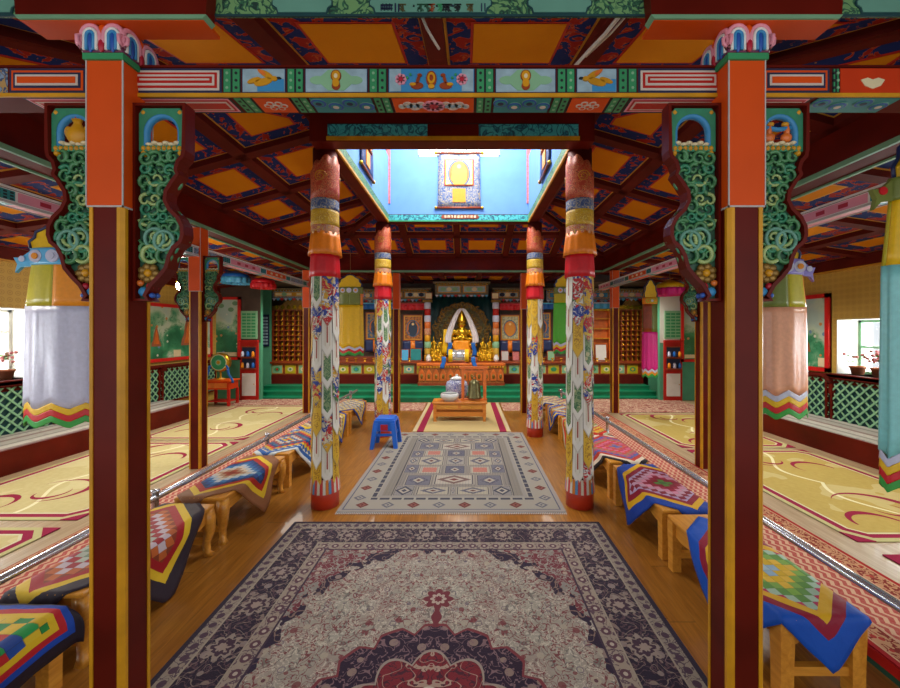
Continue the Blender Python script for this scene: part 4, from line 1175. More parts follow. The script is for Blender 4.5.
# outer columns standing on the side platforms
D1, D2 = 4.27, 7.22
make_column('slim column standing on the left platform beside the railing', -3.02, D1 + .06, PZ, 2.76, brackets=('plain', 'plain'))
make_column('slim column on the right platform, half hidden behind the front column', 2.66, D1 + .06, PZ, 2.76, brackets=('plain', 'plain'))
make_column('farther slim column on the left platform in front of the statue rack', -3.02, D2 + .06, PZ, 2.76, brackets=(None, None))
make_column('farther slim column on the right platform in front of the statue rack', 2.79, D2 + .06, PZ, 2.76, brackets=(None, None))
make_column('gold edged column left of the altar, behind the cloth wrapped column', -1.40, 7.66, 0, 2.76, brackets=(None, None))
make_column('gold edged column right of the altar, behind the cloth wrapped column', 1.13, 7.66, 0, 2.76, brackets=(None, None))

# painted longitudinal tie beams on the outer columns
def tie(label, x, inner):
    t = thing('painted_tie_beam', label, 'beam', (x, 4.4, 2.44)); L = 3.35
    m = MB(); m.box((-.045, -L, 0), (.045, L, .10), 'wine_flat'); m.build('timber', t)
    y = -L + .05; i = 0
    seq = [('orange', .62), ('teal', .16), ('frieze_paint', .5), ('teal', .16), ('pink', .7), ('teal', .16)]
    while y < L - .2:
        mt, w = seq[i % 6]; w = min(w, L - y)
        m = MB()
        for sx in (-1, 1):
            m.box((sx * .045, y, .012), (sx * .0475, y + w, .088), 'white_paint'); m.box((sx * .0475, y + .008, .018), (sx * .049, y + w - .008, .082), mt)
            if mt == 'teal':
                for a in range(3):
                    for b_ in range(4): m.box((sx * .049, y + .012 + b_ * .037, .022 + a * .02), (sx * .0505, y + .032 + b_ * .037, .034 + a * .02), 'ink')
            elif mt != 'frieze_paint':
                for b_ in range(3): m.box((sx * .049, y + w * (.2 + b_ * .25), .035), (sx * .0505, y + w * (.3 + b_ * .25), .065), 'cream' if mt == 'orange' else 'crimson')
        m.box((-.04, y, -.002), (.04, y + w, 0), mt)
        m.build('painted_panel', t); y += w; i += 1
    m = MB()
    for sx in (-1, 1): m.box((sx * .045, -L, .092), (sx * .055, L, .106), 'white_paint'); m.box((sx * .045, -L, -.006), (sx * .055, L, .008), 'canvas_grey')
    m.build('moulding', t)
tie('painted tie beam of the side aisle on the left, high over the windows', -3.02, 1)
tie('painted tie beam of the side aisle on the right, high over the windows', 2.70, -1)

# ------------------------------------------------------------------ CLOTH-WRAPPED ROUND COLUMNS
PAL = [('#d9d3c4', .1), ('#cfa21c', .5), ('#d4cfbe', .8), ('#ccc6b4', .3), ('#c99a16', .5), ('#d9d6c8', .1), ('#d6c9a8', .8), ('#d8cfae', .3), ('#d2a828', .5), ('#d8d4c8', .8), ('#cfae3c', .8)]
def cloth_column(label, x, y, seed):
    inw = 1 if x < 0 else -1
    r = .120; t = thing('cloth_wrapped_column', label, 'column', (x, y, 0))
    H_ = 3.275
    m = MB(); m.lathe([(r - .012, .1), (r - .012, H_)], (0, 0, 0), 'wine_flat', 24); m.build('shaft', t)
    m = MB(); m.lathe([(r + .004, 0), (r + .004, .15), (r - .005, .165)], (0, 0, 0), 'red_base', 24); m.build('base', t)
    rn = random.Random(seed)
    # striped fringe over the base
    m = MB(); n = 32
    for i in range(n):
        a0, a1 = 2 * PI * i / n, 2 * PI * (i + .92) / n; c = col(['#c8322c', '#d8d2c4', '#d07a1c', '#5a8ab8', '#c9443c', '#d8cdb8'][i % 6])
        R0, R1 = r + .003, r + .012
        v = [(R1 * math.cos(a0), R1 * math.sin(a0), .14), (R1 * math.cos(a1), R1 * math.sin(a1), .14), (R0 * math.cos(a1), R0 * math.sin(a1), .27), (R0 * math.cos(a0), R0 * math.sin(a0), .27)]
        m.add(v, [(0, 1, 2, 3)], 'quilt', cols=[c])
    m.build('striped_fringe', t, solid=.004)
    # tiers of pointed flaps
    m = MB(); ns = 8; th = .285; rot = rn.uniform(0, 1)
    k = 0; z = 2.30
    while z > .34:
        for s in range(ns):
            off = .14 if s % 2 else 0.0
            zt_, zb_ = z - off, z - th - off
            zt_ = min(zt_, 2.30); zb_ = max(zb_, .25)
            if zt_ - zb_ < .05: continue
            a0 = 2 * PI * (s + rot) / ns; c, kd = rn.choice(PAL); c = col(c)[:3] + (kd,); nn = 6
            def fn(u, v, a0=a0, zt_=zt_, zb_=zb_):
                a = a0 + u * 2 * PI / ns * 1.0
                tip = .085 * (1 - abs(2 * u - 1))
                zz = zt_ + (zb_ - zt_) * (1 - v) - tip * (1 - v)
                R = r - .004 + .010 * (1 - v) + (.002 if s % 2 else 0)
                return (R * math.cos(a), R * math.sin(a), zz)
            m.grid(fn, nn, 3, 'patch', cfn=lambda i, j, c=c: c)
        z -= th; k += 1
    m.build('patchwork_cover', t)
    def skirt(z0, z1, r0, r1, mat, nm, amp=.006, nf=11, tip=0):
        q = MB(); q.grid(lambda u, v: ((r0 + (r1 - r0) * (1 - v) + amp * (1 - v * .6) * math.sin(u * 2 * PI * nf)) * math.cos(2 * PI * u), (r0 + (r1 - r0) * (1 - v) + amp * (1 - v * .6) * math.sin(u * 2 * PI * nf)) * math.sin(2 * PI * u), z0 + (z1 - z0) * v), 66, 4, mat, wrap=True); q.build(nm, t, solid=.004)
    skirt(2.10, 2.33, r + .002, r + .012, 'silk_red', 'red_skirt', .004, 9)
    skirt(2.30, 2.51, r + .003, r + .026, 'silk_orange', 'orange_skirt', .006, 12)
    skirt(2.49, 2.58, r + .001, r + .004, 'brocade_pink', 'brocade_band', .001)
    skirt(2.57, 2.72, r + .001, r + .003, 'brocade_gold', 'brocade_band', .001)
    skirt(2.71, 2.82, r + .000, r + .003, 'brocade_blue', 'brocade_band', .001)
    # cloud topped collar, front half scalloped
    q = MB()
    def top(u): 
        a = 2 * PI * u; s_ = -math.sin(a - inw * .9); return 2.95 + .22 * max(0, .55 + .45 * s_) + .04 * abs(math.sin(4 * a))
    q.grid(lambda u, v: ((r + .004) * math.cos(2 * PI * u), (r + .004) * math.sin(2 * PI * u), 2.81 + (top(u) - 2.81) * v), 48, 4, 'brocade_red', wrap=True); q.build('cloud_collar', t, solid=.004)
    q = MB()
    for k in range(3):
        a = -PI / 2 + k * 2 * PI / 3
        for sgn in (1,):
            pts = []
            for i in range(22):
                u = i / 21; w = u * 3.6 * PI; rr = .055 * (1 - .8 * u)
                da = rr * math.cos(w) / r; dz = rr * math.sin(w)
                pts.append(((r + .009) * math.cos(a + da), (r + .009) * math.sin(a + da), 3.0 + dz))
            q.tube(pts, .004, 'gold', 6)
    q.build('gold_swirl', t)
    return t
plain('red_base', '#b8341c', 0.4, var=0.1)
cloth_column('nearer cloth wrapped column on the left, patchwork brocade with orange and red skirts', -1.315, 3.57, 1)
cloth_column('nearer cloth wrapped column on the right, patchwork brocade with orange and red skirts', 1.045, 3.57, 2)
cloth_column('farther cloth wrapped column on the left, behind the blue stool', -1.30, 5.95, 3)
cloth_column('farther cloth wrapped column on the right, past the mid rug corner', 1.05, 5.95, 4)
# ------------------------------------------------------------------ RUGS
def rug(name, label, x0, x1, y0, y1, z, mat, th=.012, cat='rug', fringe=None, group=None):
    m = MB(); a, b_ = (x1 - x0) / 2, (y1 - y0) / 2
    m.bbox((-a, -b_, 0), (a, b_, th), mat, .004)
    if fringe is None:
        o = m.build(name, None, ((x0 + x1) / 2, (y0 + y1) / 2, z)); return tag(o, label, cat, group)
    t = thing(name, label, cat, ((x0 + x1) / 2, (y0 + y1) / 2, z), 0, group); m.build('pile', t)
    f = MB(); n = int((x1 - x0) / .016)
    for s in (-1, 1):
        for i in range(n):
            x = -a + (i + .5) * (x1 - x0) / n
            f.box((x - .005, s * b_, .001), (x + .003, s * (b_ + .028), .006), fringe)
    f.build('fringe', t)['kind'] = 'stuff'
    return t
M['persian'] = m_persian(1.275, 1.735)
rug('persian_rug', 'large Persian rug with dark purple border and red medallion in the foreground', -1.445, 1.105, -.245, 3.225, .001, 'persian')
M['georug'] = m_georug(1.02, 1.345)
rug('geometric_rug', 'grey rug with squares and diamond border between the cloth wrapped columns', -1.16, .88, 3.40, 6.09, .001, 'georug', fringe='canvas_grey')
M['strawrug'] = m_strawrug(.79, 1.34)
rug('straw_rug', 'straw coloured rug with two wine red stripes under the low altar table', -.875, .705, 6.15, 8.66, .0015, 'strawrug')
rug('cross_rug', 'faded pink patterned rug on the floor left of the straw rug, before the steps', -2.28, -.90, 7.80, 8.66, .001, 'pink_carpet', .008)
rug('cross_rug', 'faded pink patterned rug on the floor right of the straw rug, before the steps', .74, 1.92, 7.80, 8.66, .001, 'pink_carpet', .008)
rug('cross_rug', 'faded pink rug across the far end of the left platform', -5.0, -2.5, 7.98, 8.7, PZ + .001, 'pink_carpet', .008)
rug('cross_rug', 'faded pink rug across the far end of the right platform', 2.05, 4.7, 7.25, 8.7, PZ + .001, 'pink_carpet', .008)
M['runner'] = m_runner(.33)
rug('checked_runner', 'long red and cream checked runner along the left railing', -3.02 + .06, -2.345, -.5, 7.9, PZ + .001, 'runner', .006)
rug('checked_runner', 'long red and cream checked runner along the right railing', 1.95, 2.60, -.5, 7.2, PZ + .001, 'runner', .006)
for i, (a, b_, lab) in enumerate(((-.2, 2.98, 'olive yellow carpet with wine red border, nearest on the left platform'), (3.10, 5.30, 'olive yellow carpet with wine red border, second on the left platform'), (5.42, 7.9, 'olive yellow carpet with wine red border, farthest on the left platform'))):
    M['hc%d' % i] = m_hallcarpet(.78, (b_ - a) / 2); rug('olive_carpet', lab, -4.70, -3.14, a, b_, PZ + .001, 'hc%d' % i, .008, 'carpet')
for i, (a, b_, lab) in enumerate(((-.2, 2.62, 'olive yellow carpet with wine red border, nearest on the right platform'), (2.78, 4.95, 'olive yellow carpet with burgundy swirls, second on the right platform'), (5.05, 7.15, 'olive yellow carpet with wine red border, farthest on the right platform'))):
    M['hd%d' % i] = m_hallcarpet(.75, (b_ - a) / 2, '#a68f48', '#b8a35a'); rug('olive_carpet', lab, 2.82, 4.32, a, b_, PZ + .001, 'hd%d' % i, .008, 'carpet')

# ------------------------------------------------------------------ RAILINGS
def railing(label, x, posts):
    t = thing('low_railing', label, 'railing', (x, 4, PZ))
    m = MB(); m.tube([(0, -4.6, .26), (0, 4.3, .26)], .025, 'steel', 14); m.build('top_tube', t)
    for y in posts:
        m = MB(); m.lathe([(.045, 0), (.045, .008), (.024, .012), (.024, .30), (.030, .302), (.030, .318), (.010, .324)], (0, y - 4, 0), 'steel', 14); m.build('post', t)
    return t
railing('low steel tube railing along the left platform edge', -2.372, (1.29, 2.93, 4.57, 6.21, 7.85))
railing('low steel tube railing along the right platform edge', 1.985, (-.04, 2.7, 5.44, 8.1))

# ------------------------------------------------------------------ BENCHES and QUILTS
def make_bench(label, x, y, L, group, cabriole=False):
    t = thing('low_bench', label, 'bench', (x, y, 0), 0, group); w, h = .175, .33
    s = MB(); s.bbox((-w - .012, -L / 2 - .012, h), (w + .012, L / 2 + .012, h + .025), 'pine', .005); s.build('seat', t)
    for sy in (-1, 1):
        a = MB(); yy = sy * (L / 2 - .03)
        arch = [(-w + .02, h - .001), (-w + .02, h - .105), (-w + .075, h - .105), (-w + .10, h - .085), (-.05, h - .09), (-.02, h - .075), (.02, h - .075), (.05, h - .09), (w - .10, h - .085), (w - .075, h - .105), (w - .02, h - .105), (w - .02, h - .001)]
        a.prism(arch, yy - .012, yy + .012, 'pine_x'); a.build('end_apron', t)
        a = MB(); a.box((-w + .03, yy - .015, .085), (w - .03, yy + .015, .125), 'pine_x'); a.build('stretcher', t)
    for sx in (-1, 1):
        a = MB(); n_ = 12; xx = sx * (w - .02)
        lo = [(-L / 2 + .05 + (L - .1) * i / n_, h - .085 - (.02 if i in (0, 1, n_ - 1, n_) else 0.0) + .012 * math.cos(i * PI / 2)) for i in range(n_ + 1)]
        a.prism([(-L / 2 + .05, h - .001)] + lo + [(L / 2 - .05, h - .001)], xx - .010, xx + .010, 'pine', 'yz'); a.build('side_apron', t)
        for sy in (-1, 1):
            l = MB(); o_ = (.028, .030, .024, .020, .022, .034)
            zs = (h, h - .07, h - .16, h - .24, h - .30, 0)
            ofs = (.0, .006, .010, -.002, .0, .014) if cabriole else (0, 0, 0, 0, 0, 0)
            ww = (.03, .034, .026, .019, .018, .026) if cabriole else (.032, .032, .03, .029, .029, .029)
            v, f = [], []
            for z, q, g_ in zip(zs, ofs, ww):
                cx_, cy_ = sx * (w - .018 + q), sy * (L / 2 - .028 + q)
                v += [(cx_ - g_, cy_ - g_, z), (cx_ + g_, cy_ - g_, z), (cx_ + g_, cy_ + g_, z), (cx_ - g_, cy_ + g_, z)]
            for k in range(5):
                for j in range(4): f.append((k * 4 + j, k * 4 + 4 + j, k * 4 + 4 + (j + 1) % 4, k * 4 + (j + 1) % 4))
            f += [(0, 1, 2, 3), (23, 22, 21, 20)]
            l.add(v, f, 'pine', smooth=cabriole); l.build('leg', t)
    return t
def m_quilt(key, borders, rings, side, cell, bw, check=False):
    n = NT(key); u, v, w_ = n.xyz(n.uv())
    p = (u - .5) * side; q = (v - .5) * side
    e = (side / 2 - p.abs().max(q.abs()))
    i = ((p + q) * (.70711 / cell) + .5).floor(); j = ((p - q) * (.70711 / cell) + .5).floor()
    k = (i.abs() + j.abs()).mod(float(len(rings)))
    if check: i, j = (p / cell).floor(), (q / cell).floor(); k = (n.white(n.vec(i, j, 3.0)) * len(rings)).floor()
    c = n.ramp((k + .5) / float(len(rings)), [(x / len(rings), rc) for x, rc in enumerate(rings)], True)
    jit = n.white(n.vec(i, j, 5.0)); c = n.mix(jit * .14, c, '#40383a'); 
    fi = ((p + q) * (.70711 / cell) + .5).fract(); fj = ((p - q) * (.70711 / cell) + .5).fract()
    if check: fi, fj = (p / cell).fract(), (q / cell).fract()
    seam = (fi.lt(.05) + fj.lt(.05)).min(1.0); c = n.mix(seam * .45, c, '#2a2024')
    for b, bc in reversed(list(enumerate(borders))): c = n.mix(e.lt((b + 1) * bw), c, bc)
    f = n.noise(n.obj(), 30, 2); c = n.mix(f * .15, c, n.mix(1.0, c, '#909090', 'MULTIPLY'))
    n.bump(n.noise(n.obj(), 16, 2, dist=.5), .25, .012)
    return n.done(c, .55, spec=.3)
def quilt(label, x, y, L, borders, rings, cell=.05, rot=PI / 4, side=.84, shift=None, group=None, seed=0, bw=.045, check=False):
    """square patchwork cloth laid corner-wise over a bench; borders outermost first, rings from the middle outwards"""
    top = .33 + .025 + .006; hw, hl = .19, L / 2 + .012
    if shift is None: shift = (.05 if x > 0 else -.05, 0)
    key = 'quilt_%d' % seed; M[key] = m_quilt(key, borders, rings, side, cell, bw, check)
    cr_, sr_ = math.cos(rot), math.sin(rot)
    def fn(u, v):
        p, q = (u - .5) * side, (v - .5) * side
        s, t_ = p * cr_ - q * sr_ + shift[0], p * sr_ + q * cr_ + shift[1]
        ds, dt = max(0, abs(s) - hw), max(0, abs(t_) - hl)
        ss, st = (1 if s > 0 else -1), (1 if t_ > 0 else -1)
        r = math.hypot(ds, dt)
        z = top - r * .97
        wv = math.sin(t_ * 17 + seed) * .5 + math.sin(s * 21 + 1.3 * seed) * .5
        fl_ = min(1, r / .06)
        xx = ss * (min(abs(s), hw) + .006 * fl_ + ds * .12 + (.014 * wv * fl_ if ds > 0 else 0) + (.3 * min(ds, dt)))
        yy = st * (min(abs(t_), hl) + .006 * fl_ + dt * .10 + (.010 * wv * fl_ if dt > 0 else 0) + (.22 * min(ds, dt)))
        return (xx, yy, max(z + .002 * math.sin(p * 50) * math.sin(q * 40), .012))
    m = MB(); m.grid(fn, 36, 36, key, smooth=True)
    o = m.build('patchwork_quilt', None, (x, y, 0), solid=.006)
    return tag(o, label, 'quilt', group)
BXR, BXL = 1.555, -2.015
RB = [(1.68, 2.62), (2.70, 3.60), (3.70, 4.62), (4.72, 5.62), (5.72, 6.55), (6.65, 7.45)]
Rq = [
 dict(borders=['#0c4fb4', '#0c4fb4', '#8c1230', '#d8a818'], rings=['#a7c4d0', '#8fb0c8', '#d6b018', '#e0b83a', '#7fae4a', '#5c9440', '#a8c8b0', '#c2185a', '#b04a62', '#d88a9a', '#6fb0c4'], cell=.047, side=.80, shift=(.0, -.13), label='blue edged quilt with green and yellow diamonds on the nearest right bench'),
 dict(borders=['#123f9c', '#123f9c', '#d8a818', '#8c1230'], rings=['#4a7a3c', '#5c8a40', '#8c1230', '#a01c3c', '#d890a8', '#c8a0b4', '#8c1230', '#b8a4c8', '#5a78b8', '#8898c8', '#d8a040'], cell=.047, label='blue and yellow bordered quilt with maroon diamond on the second right bench'),
 dict(borders=['#1c1418', '#d8c8b0', '#b03020'], rings=['#4a5a9c', '#7a6a9a', '#c05a3a', '#b8284a', '#d06a8a', '#c83a2a', '#a07a5a', '#b84a6a'], cell=.047, label='rosy red shimmering quilt with black edge on the third right bench'),
 dict(borders=['#b8b090', '#c83020'], rings=['#c82a1c', '#d8b01c', '#d89a3a', '#3a7a4a', '#d0c8a0', '#b8342a', '#e0c040'], cell=.047, label='red and yellow patched quilt on the fourth right bench, beside the cloth column'),
 dict(borders=['#0f3fa8', '#d8b428', '#0f3fa8'], rings=['#d0c8b0', '#c8a838', '#c86a2a', '#3a6a9c', '#d8d0c0'], cell=.047, label='bright blue edged quilt with orange patches on the fifth right bench'),
 dict(borders=['#123a8c', '#d0c8b0'], rings=['#d8b838', '#c8c0a8', '#b05a3a', '#4a6aa0'], cell=.047, label='pale patched quilt with navy edge on the farthest right bench'),
]
LB = [(.78, 1.74), (1.84, 2.78), (2.90, 3.86), (3.96, 4.90), (5.0, 5.94), (6.04, 7.0)]
Lq = [
 dict(borders=['#241a26', '#241a26', '#1244a8', '#b81a24', '#d8b418'], rings=['#b0b4d0', '#d8b418', '#c01c1c', '#1f8a3c', '#e0c028', '#1c4a9c', '#1f9a48', '#c01c1c'], cell=.062, rot=.03, side=.84, bw=.028, shift=(-.03, .12), check=True, label='boldly checked red green and yellow quilt with navy edge, nearest left bench'),
 dict(borders=['#2e2430', '#2e2430', '#d8b428', '#a01420'], rings=['#7a3aa0', '#5a3a8c', '#8fa888', '#7a8f78', '#b0b8a8', '#a02430', '#c8b8c0', '#c0622a', '#8a3a1c', '#d0c8c0', '#b8341c'], cell=.050, side=.92, shift=(-.07, -.02), label='dark brown edged quilt with purple and sage diamonds on the second left bench'),
 dict(borders=['#8a5a3a', '#8a5a3a', '#d8b428', '#a82418'], rings=['#8a3020', '#a04a34', '#b08a6a', '#d0c0a8', '#b8c4cc', '#3a78a8', '#1f4a8c', '#24365c', '#5a4a8c', '#c8c4b0', '#2c3a34'], cell=.047, label='tan edged quilt with blue diamonds and rust centre on the third left bench'),
 dict(borders=['#c8ccc8', '#2a5a9c'], rings=['#c83020', '#d8b428', '#2c5c9c', '#d0c8b0', '#9a2c28', '#3a6a8c', '#1c3a6c'], cell=.047, label='blue red and yellow zigzag quilt on the fourth left bench'),
 dict(borders=['#1a3f9c', '#d8b428'], rings=['#d0c8b0', '#c8a838', '#2a4a8c', '#a05a3a'], cell=.047, label='yellow and cream quilt with blue edge on the fifth left bench'),
 dict(borders=['#153a94', '#d8b428'], rings=['#d8d0b8', '#3a5a9c', '#c8a838'], cell=.047, label='cream and blue quilt on the farthest left bench, behind the cloth column'),
]
ordn = ['nearest', 'second', 'third', 'fourth', 'fifth', 'farthest']
for i, ((a, b_), q) in enumerate(zip(RB, Rq)):
    make_bench('low pine bench under a quilt, %s in the right row' % ordn[i], BXR, (a + b_) / 2, b_ - a, 'quilted benches in the two rows')
    q = dict(q); lab = q.pop('label'); quilt(lab, BXR, (a + b_) / 2, b_ - a, q.pop('borders'), q.pop('rings'), seed=i + 1, group='quilts on the benches', **q)
for i, ((a, b_), q) in enumerate(zip(LB, Lq)):
    make_bench('low pine bench under a quilt, %s in the left row' % ordn[i], BXL, (a + b_) / 2, b_ - a, 'quilted benches in the two rows', cabriole=i in (1, 2))
    q = dict(q); lab = q.pop('label'); quilt(lab, BXL, (a + b_) / 2, b_ - a, q.pop('borders'), q.pop('rings'), seed=i + 11, group='quilts on the benches', **q)

# ------------------------------------------------------------------ HANGING BANNERS
def banner(label, x, y, ztop, zbot, w, body, panels, collar, medal, bands, zc_, zp, depth=.16, cap='silk_yellow', rz=0.0, capw=.6, fins=True, detail=True):
    """zc_: collar top, zp: seam between the panels and the body"""
    t = thing('hanging_banner', label, 'banner', (x, y, zbot), rz); rx, ry = w / 2, depth / 2
    N = 64
    def tub(z0, z1, k0, k1, mat, nm, amp, zig=0.0, nf=9, u0=0, u1=1, wrap=True, nv=6, zig_top=None):
        zt_ = zig if zig_top is None else zig_top
        m = MB(); nn = int(N * (u1 - u0))
        def fn(u, v):
            uu = u0 + (u1 - u0) * u; a = 2 * PI * uu - PI / 2
            k = k0 + (k1 - k0) * v + amp * math.sin(uu * 2 * PI * nf + .6 * math.sin(7 * uu)) * (1 - .5 * v)
            tri = 2 * abs((uu * 7) % 1 - .5)
            z = z0 + (z1 - z0) * v + zig * tri * (1 - v) + zt_ * tri * v
            return (rx * k * math.cos(a) , ry * k * math.sin(a), z - zbot)
        m.grid(fn, nn, nv, mat, wrap=wrap); return m.build(nm, t, solid=.004)
    nb = len(bands); bh = .045; zz = zbot; zg = .05
    for i, bm in enumerate(bands):
        tub(zz, zz + bh, 1.02, 1.01, bm, 'hem_band', .02, zg); zz += bh
    m = tub(zz, zp, 1.0, .97, body, 'satin_body', .055, zg, nf=9, nv=14, zig_top=0.0)
    n = len(panels)
    for i, pm in enumerate(panels * 2):
        tub(zp, zc_ - .08, .965, .80 if capw < .8 else .95, pm, 'upper_panel', .02, 0, u0=i / (2 * n), u1=(i + 1) / (2 * n), wrap=False)
    # collar
    s = .86 if capw < .8 else .98
    tub(zc_ - .12, zc_, s, s, collar, 'collar_band', .0)
    for k in range(-1, 2):
        for sy in (-1, 1):
            m = MB()
            m.disc((k * rx * .5, zc_ - .06 - zbot), .045, medal, -ry * s * math.sqrt(max(.05, 1 - (k * .5 / s) ** 2)) * 1.0 - .012 if sy < 0 else ry * s * math.sqrt(max(.05, 1 - (k * .5 / s) ** 2)), th=.01)
            m.disc((k * rx * .5, zc_ - .06 - zbot), .022, 'silk_amber' if k else 'silk_white', (-ry * s * math.sqrt(max(.05, 1 - (k * .5 / s) ** 2)) - .018) if sy < 0 else (ry * s * math.sqrt(max(.05, 1 - (k * .5 / s) ** 2)) + .008), th=.01)
            m.build('medallion', t)
    if fins:
        for sx in (-1, 1):
            m = MB()
            f = [(sx * rx * .8, -.06), (sx * rx * 1.12, -.07), (sx * rx * 1.28, -.11), (sx * rx * 1.22, -.05), (sx * rx * 1.32, .0), (sx * rx * 1.12, .0), (sx * rx * .8, .06)]
            f = [(a, zc_ - .06 + b_ - zbot) for a, b_ in f]
            if sx < 0: f = f[::-1]
            m.prism(f, -.012, .012, collar)
            m.disc((sx * rx * 1.08, zc_ - .07 - zbot), .022, medal, -.018, th=.036)
            m.build('collar_fin', t)
    # scalloped cap
    m = MB(); cw = rx * capw; hh = ztop - zc_
    pr = [(-cw, 0), (-cw * 1.05, hh * .25), (-cw * .85, hh * .42), (-cw * .82, hh * .62), (-cw * .5, hh * .78), (-cw * .28, hh * .95), (0, hh), (cw * .28, hh * .95), (cw * .5, hh * .78), (cw * .82, hh * .62), (cw * .85, hh * .42), (cw * 1.05, hh * .25), (cw, 0)]
    pr = [(a, b_ + zc_ - zbot) for a, b_ in pr]
    m.prism(pr[::-1], -ry * .35, ry * .35, cap); m.build('scalloped_cap', t)
    m = MB(); e = [(a * 1.03, 0, b_ + .004) for a, b_ in pr]
    for y in (-ry * .36, ry * .36): m.tube([(a, y, b_) for a, _, b_ in e], .010, 'silk_navy', 6)
    m.build('cap_edging', t)
    m = MB(); m.tube([(0, 0, ztop - zbot - .01), (0, 0, ztop - zbot + .45)], .004, 'rope', 5); m.build('cord', t)
    return t
banner('white satin banner with yellow panels and blue collar, hanging by the left window', -2.935, 2.80, 2.385, .915, .53, 'silk_white', ['silk_amber', 'silk_lemon'], 'silk_sky', 'silk_white', ['silk_green', 'silk_red', 'silk_yellow'], 2.20, 1.785, capw=.75)
banner('peach satin banner with olive and orange panels and lilac collar, behind right column', 2.44, 3.0, 2.34, .93, .40, 'silk_peach', ['silk_lemon', 'silk_orange', 'silk_olive'], 'silk_lilac', 'silk_white', ['silk_green', 'silk_red', 'silk_yellow', 'silk_white'], 2.16, 1.79, capw=.6)
banner('pale teal satin banner with yellow top and red eyed collar at the right picture edge', 2.46, 2.06, 2.70, .745, .46, 'silk_teal', ['silk_lemon', 'silk_yellow'], 'silk_olive', 'silk_red', ['silk_green', 'silk_red', 'silk_yellow', 'silk_white'], 2.42, 1.955, capw=.6)
banner('yellow banner with green and orange panels hung left of the altar', -2.09, 6.9, 2.62, 1.17, .46, 'silk_yellow', ['silk_olive', 'silk_orange', 'silk_olive'], 'silk_olive', 'silk_white', ['silk_green', 'silk_red', 'silk_white'], 2.40, 2.08, capw=.85, fins=False)
banner('bright green banner hung right of the altar, partly behind the wrapped column', 1.76, 6.9, 2.62, 1.20, .42, 'silk_lime', ['silk_olive', 'silk_lemon'], 'silk_olive', 'silk_white', ['silk_green', 'silk_red', 'silk_yellow', 'silk_white'], 2.40, 2.12, capw=.85, fins=False)
banner('magenta banner with brown neck hung beside the right hand statue rack', 3.42, 7.2, 2.57, .74, .28, 'silk_magenta', ['silk_olive', 'wood_red'], 'silk_amber', 'silk_lemon', ['silk_green', 'silk_amber', 'silk_white'], 2.24, 1.60, capw=.8, fins=False)

# small fringed canopies high at the far ends of the aisles
def canopy(label, x, y, z, w, h, top, fr):
    t = thing('hanging_canopy', label, 'canopy', (x, y, z))
    m = MB(); m.lathe([(w * .5, .0), (w * .5, h * .45), (w * .42, h * .6), (.02, h)], (0, 0, 0), top, 20); m.build('drum', t)
    m = MB(); m.grid(lambda u, v: ((w * .52 + .012 * math.sin(u * 2 * PI * 14)) * math.cos(2 * PI * u), (w * .52 + .012 * math.sin(u * 2 * PI * 14)) * math.sin(2 * PI * u), -h * .55 + h * .7 * v), 84, 3, fr, wrap=True); m.build('pleated_fringe', t, solid=.004)
    m = MB(); m.tube([(0, 0, h), (0, 0, 2.9 - z)], .004, 'rope', 5); m.build('cord', t)
canopy('pale blue pleated canopy hanging high above the hand drum', -4.38, 7.3, 2.60, .46, .16, 'silk_blue', 'silk_sky')
canopy('red fringed canopy hanging high beside the pale blue one', -3.86, 7.3, 2.50, .40, .14, 'silk_red', 'silk_red')
canopy('magenta and yellow fringed canopy hanging high at the right rear', 3.95, 7.5, 2.42, .50, .20, 'silk_yellow', 'silk_magenta')
canopy('small blue canopy hanging high by the right rear mural', 4.35, 7.7, 2.52, .22, .14, 'silk_sky', 'silk_blue')

# ------------------------------------------------------------------ SIDE WALLS: ledges, lattices, murals, plants
def ledge(label, x0, x1, xf, y0, y1):
    t = thing('wall_ledge', label, 'ledge bench', ((x0 + x1) / 2, (y0 + y1) / 2, PZ)); c = t.location
    a, b_ = min(x0, x1) - c.x, max(x0, x1) - c.x; L = (y1 - y0) / 2
    m = MB(); m.box((a, -L, .02), (b_, L, .25), 'wine_flat'); m.build('base', t)
    s = 1 if xf > c.x else -1; xx = xf - c.x
    m = MB(); m.box((xx, -L, .0), (xx + s * .02, L, .265), 'wine'); m.build('front_board', t)
    m = MB(); m.bbox((a, -L, .25), (b_, L, .278), 'ledge_rug', .006); m.build('seat_rug', t)
ledge('long low red ledge with a grey rug under the left windows', XL, -4.89, -4.89, .2, 7.0)
ledge('long low red ledge with a grey rug under the right windows', XR, 4.56, 4.56, .2, 6.9)
